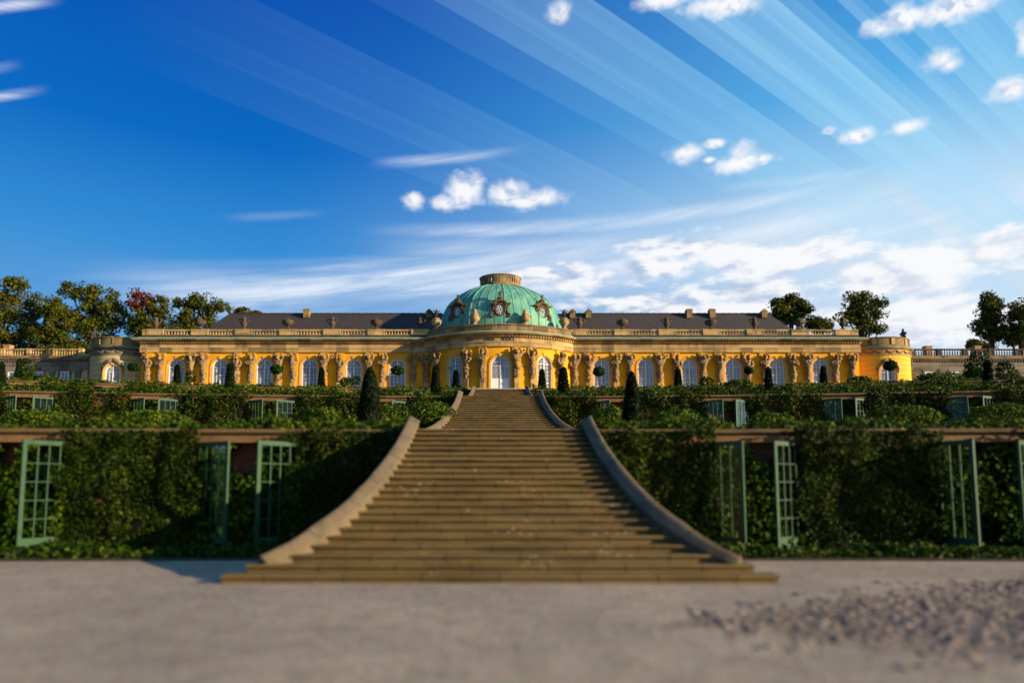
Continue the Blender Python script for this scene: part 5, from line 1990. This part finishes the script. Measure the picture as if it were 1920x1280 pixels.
# ------------------------------------------------------------------ low colonnaded side wings
for sd in (-1, 1):
    side = 'left' if sd < 0 else 'right'
    yw = YP + 6.6
    xa, xb = sd * 50.6, sd * 84.0
    x0, x1 = sorted((xa, xb))
    off = (xa, yw, ZP)
    root = empty('side_wing', off, label=f'low {"sunlit" if sd < 0 else "shaded"} side wing with roof balustrade beyond the {side} round pavilion', cat='building', group='side wings')
    zt, zb2 = WZ(653.5, yw), WZ(668.5, yw)
    zc, zf = WZ(673, yw), WZ(693, yw)
    bs = 'facade_stone' if sd < 0 else 'urn_stone'  # sunlit left, shaded right: the shade is painted in by darker stone
    wl = MB(off)
    wl.box(x0, x1, yw, yw + 7, ZP, zf)
    wl.build('wall', 'plaster_muted', root)
    e = MB(off)
    e.sweep([(x0, yw), (x1, yw)], [(0.12, zf), (0.12, zf + 0.5), (0.18, zf + 0.55), (0.08, zf + 0.6), (0.08, zc - 0.25), (0.35, zc - 0.12), (0.42, zc), (0.1, zc + 0.12), (-1, zc + 0.12), (-1, zf)])
    e.build('entablature', 'grey_stone', root)
    d2 = MB(off)
    x = x0
    while x < x1:
        d2.box(x, x + 0.16, yw - 0.26, yw - 0.08, zc - 0.36, zc - 0.19)
        x += 0.36
    d2.build('dentil_trim', 'grey_stone', root)
    pl = MB(off)
    pl.box(x0, x1, yw - 0.05, yw + 0.4, zc + 0.125, zb2 + 0.12)
    pl.build('balustrade_plinth', 'attic_stone', root)
    step = 49.5 / FPX * yw
    first = (WX(100, yw) if sd < 0 else WX(1763, yw))
    k0 = 0
    xs = []
    x = first
    while x0 + 0.2 < x < x1 - 0.2:
        xs.append(x)
        x += sd * step
    if sd < 0:
        xs.insert(0, first + step)
    else:
        xs.insert(0, first - step)
    xs = [x for x in xs if x0 < x < x1]
    for i, x in enumerate(xs[:9]):
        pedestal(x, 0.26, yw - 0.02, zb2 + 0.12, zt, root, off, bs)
        if i + 1 < len(xs[:9]):
            a, b = sorted((x, xs[i + 1]))
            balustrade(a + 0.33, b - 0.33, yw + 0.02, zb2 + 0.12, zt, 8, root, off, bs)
    pil = MB()
    pil.box(-0.36, 0.36, -0.18, 0.0, 0, zf - ZP - 0.5)
    pil.add([(-0.36, -0.2, zf - ZP - 0.5), (0.36, -0.2, zf - ZP - 0.5), (0.55, -0.3, zf - ZP - 0.003), (-0.55, -0.3, zf - ZP - 0.003), (-0.36, 0, zf - ZP - 0.5), (0.36, 0, zf - ZP - 0.5), (0.55, 0, zf - ZP - 0.003), (-0.55, 0, zf - ZP - 0.003)],
            [(0, 1, 2, 3), (0, 4, 5, 1), (1, 5, 6, 2), (3, 7, 4, 0), (2, 6, 7, 3)])
    pil_me = pil.mesh('pilaster', 'grey_stone')
    wn = None
    for i, px in enumerate((147, 98, 49, 0) if sd < 0 else (1718, 1767, 1816, 1865, 1914)):
        x = WX(px, yw)
        link('pilaster', pil_me, root, (x - off[0], 0, 0))
        xw = WX(px - 25, yw) if sd < 0 else WX(px + 24, yw)
        if wn is None:
            f = MB()
            h0, h1 = WZ(712, yw) - ZP, WZ(698.5, yw) - ZP
            for s in (-1, 1):
                f.box(s * 0.52 - 0.06, s * 0.52 + 0.06, -0.06, -0.002, h0 - 1.2, h1)
            f.box(-0.58, 0.58, -0.07, -0.002, h1, h1 + 0.14)
            f.box(-0.03, 0.03, -0.05, -0.01, h0 - 1.2, h1)
            for j in range(4):
                f.box(-0.46, 0.46, -0.045, -0.012, h1 - 0.42 * (j + 1), h1 - 0.42 * (j + 1) + 0.04)
            wn = f.build('window', 'white_paint', root)
            p_ = MB()
            p_.add([(-0.47, -0.008, h0 - 1.2), (0.47, -0.008, h0 - 1.2), (0.47, -0.008, h1), (-0.47, -0.008, h1)], [(0, 1, 2, 3)])
            p_.build('glass_pane', 'curtained_pane', wn)
            s_ = MB()
            for s in (-1, 1):
                s_.box(s * 0.72 - 0.13, s * 0.72 + 0.13, -0.12, -0.003, h0 - 1.2, h1 + 0.15)
            s_.box(-0.92, 0.92, -0.15, -0.003, h1 + 0.15, h1 + 0.42)
            s_.build('stone_surround', 'grey_stone', wn)
            o = wn
        else:
            o = copy_tree(wn, root)
        o.location = (xw - off[0], 0, 0)
    for px in ((14,) if sd < 0 else (1740, 1832)):
        x = WX(px, yw + 3, 648)
        c = MB(off)
        zz = WZ(646.5 if sd < 0 else 648.5, yw + 3)
        c.box(x - 0.42, x + 0.42, yw + 2.8, yw + 3.6, zc, zz - 0.12)
        c.box(x - 0.48, x + 0.48, yw + 2.74, yw + 3.66, zz - 0.12, zz)
        c.build('chimney', 'chimney_brick', root)

# ------------------------------------------------------------------ trees behind the palace
def tree(lobes, y, label, leaf='tree_leaf', n=9500, size=0.40, group='trees behind the palace', second=None, trunk_px=None, gap=0.0):
    L = []
    for (px, py, rx, ry) in lobes:
        x, z = W(px, py, y)
        L.append((x, z, rx * y / FPX, ry * y / FPX))
    wsum = sum(rx * rz for _, _, rx, rz in L)
    bx = W(trunk_px, 650, y)[0] if trunk_px else sum(x * rx * rz for x, z, rx, rz in L) / wsum
    root = empty('tree', (bx, y, ZP), label=label, cat='tree', group=group)
    P_, N_ = [], []
    cl = []
    for (x, z, rx, rz) in L:
        nc = max(8, int(66 * rx * rz / 9))
        for _ in range(nc):
            d = rng.normal(0, 1, 3)
            d /= np.linalg.norm(d)
            rr = rng.uniform(0.35, 1.0) ** 0.6
            cl.append((x + d[0] * rx * rr, y + d[1] * rx * 0.9 * rr, z + d[2] * rz * rr, rng.uniform(0.55, 1.15)))
    per = max(20, int(n / len(cl)))
    for (cx, cy, cz, cr) in cl:
        d = rng.normal(0, 1, (per, 3))
        d /= np.linalg.norm(d, axis=1, keepdims=True)
        rr = cr * rng.uniform(0.3, 1.0, per) ** 0.5
        P_.append(np.array([cx, cy, cz]) + d * rr[:, None] * np.array([1.15, 1.1, 0.8]))
        N_.append(d + np.array([0, 0, 0.3]))
    p = np.concatenate(P_) - np.array([bx, y, ZP])
    nn = np.concatenate(N_)
    if second:
        mats, frac_fn = [leaf, second[0]], second[1]
        idx = np.array([1 if frac_fn(q[0] + bx, q[2] + ZP) else 0 for q in p])
    else:
        mats, idx = [leaf], None
    link('crown', leaf_mesh('crown', leaf_arrays(p, nn, size, 0.7), mats, idx), root)
    t = MB()
    top = max(z + rz * 0.5 for _, z, _, rz in L) - ZP
    t.tube([(0, 0, -0.3), (0.1, 0, top * 0.3), (-0.1, 0, top * 0.6), (0, 0, top)], [0.5, 0.38, 0.26, 0.08], 8)
    for i, (x, z, rx, rz) in enumerate(L):
        h0 = (z - ZP) * 0.55
        t.tube([(0, 0, h0), ((x - bx) * 0.5, 0.4 * (i % 3 - 1), (h0 + z - ZP) / 2 + 0.3), (x - bx, 0.6 * (i % 3 - 1), z - ZP)], [0.22, 0.15, 0.06], 6)
    for i, (cx, cy, cz, cr) in enumerate(cl[::4]):
        x, z, rx, rz = min(L, key=lambda q: (q[0] - cx) ** 2 + (q[1] - cz) ** 2)
        t.tube([(x - bx, 0, z - ZP - rz * 0.4), (cx - bx, cy - y, cz - ZP)], [0.10, 0.03], 4, False)
    t.build('trunk', 'bark', root)


tree([(22, 545, 24, 26), (8, 575, 26, 30), (40, 530, 12, 13), (20, 615, 34, 32), (-20, 590, 24, 50), (10, 655, 36, 24)], 108, 'tall tree with sunlit top at the left edge behind the side wing')
tree([(62, 562, 13, 16), (58, 590, 20, 20), (62, 625, 26, 24), (65, 660, 28, 18)], 114, 'airy dark tree in the dip of the left row', n=4200)
tree([(100, 578, 20, 24), (112, 600, 28, 24), (98, 628, 34, 24), (110, 660, 40, 20)], 106, 'lower rounded tree left of the broad tree, behind the left wing')
tree([(135, 543, 18, 17), (165, 553, 26, 18), (195, 562, 30, 22), (160, 590, 42, 26), (210, 592, 30, 26), (180, 625, 44, 26), (160, 655, 40, 20)], 110, 'broadest tree of the left row, behind the round pavilion', n=12000)
tree([(266, 565, 24, 20), (296, 575, 22, 20), (280, 598, 34, 22), (258, 612, 26, 16), (285, 628, 36, 16)], 109, 'tree with a red autumn patch behind the left pavilion', n=7500,
     second=('red_tree_leaf', lambda x, z: ((x - W(262, 560, 109)[0]) / 2.5) ** 2 + ((z - W(262, 560, 109)[1]) / 2.1) ** 2 < 1 + 0.5 * nz(x * 1.3, z * 1.3)))
tree([(345, 568, 16, 14), (375, 566, 24, 14), (402, 575, 20, 16), (372, 595, 40, 18), (340, 605, 22, 12), (345, 625, 40, 14)], 112, 'wide tree beside the left hipped roof end', n=7000)
tree([(455, 588, 22, 7), (480, 592, 16, 6)], 118, 'treetop just showing over the left slate roof', n=1800)
tree([(1485, 568, 22, 14), (1458, 575, 16, 14), (1505, 578, 16, 10), (1480, 592, 26, 13)], 108, 'small round tree over the right hipped roof end', n=5200)
tree([(1520, 603, 14, 8), (1545, 607, 14, 8), (1530, 614, 26, 8)], 112, 'low treetop between two trees right of the roof', n=2000)
tree([(1614, 556, 14, 13), (1598, 562, 12, 10), (1640, 570, 16, 12), (1615, 580, 22, 16), (1590, 594, 20, 12), (1622, 606, 18, 18), (1645, 618, 14, 10), (1640, 592, 14, 10)], 104, 'tall open tree right of the palace behind the round pavilion', n=5200, trunk_px=1618)
tree([(1858, 562, 16, 16), (1848, 585, 16, 20), (1866, 585, 16, 26), (1845, 610, 16, 14), (1862, 625, 18, 16)], 106, 'tall narrow tree above the right side wing', n=5200, trunk_px=1861)
tree([(1908, 580, 18, 22), (1920, 610, 30, 40), (1895, 625, 22, 26)], 104, 'dark dense tree at the right edge behind the side wing', n=6000)
tree([(1828, 645, 12, 7), (1848, 648, 16, 6)], 112, 'low bushy treetop peeking over the right balustrade', n=1300)
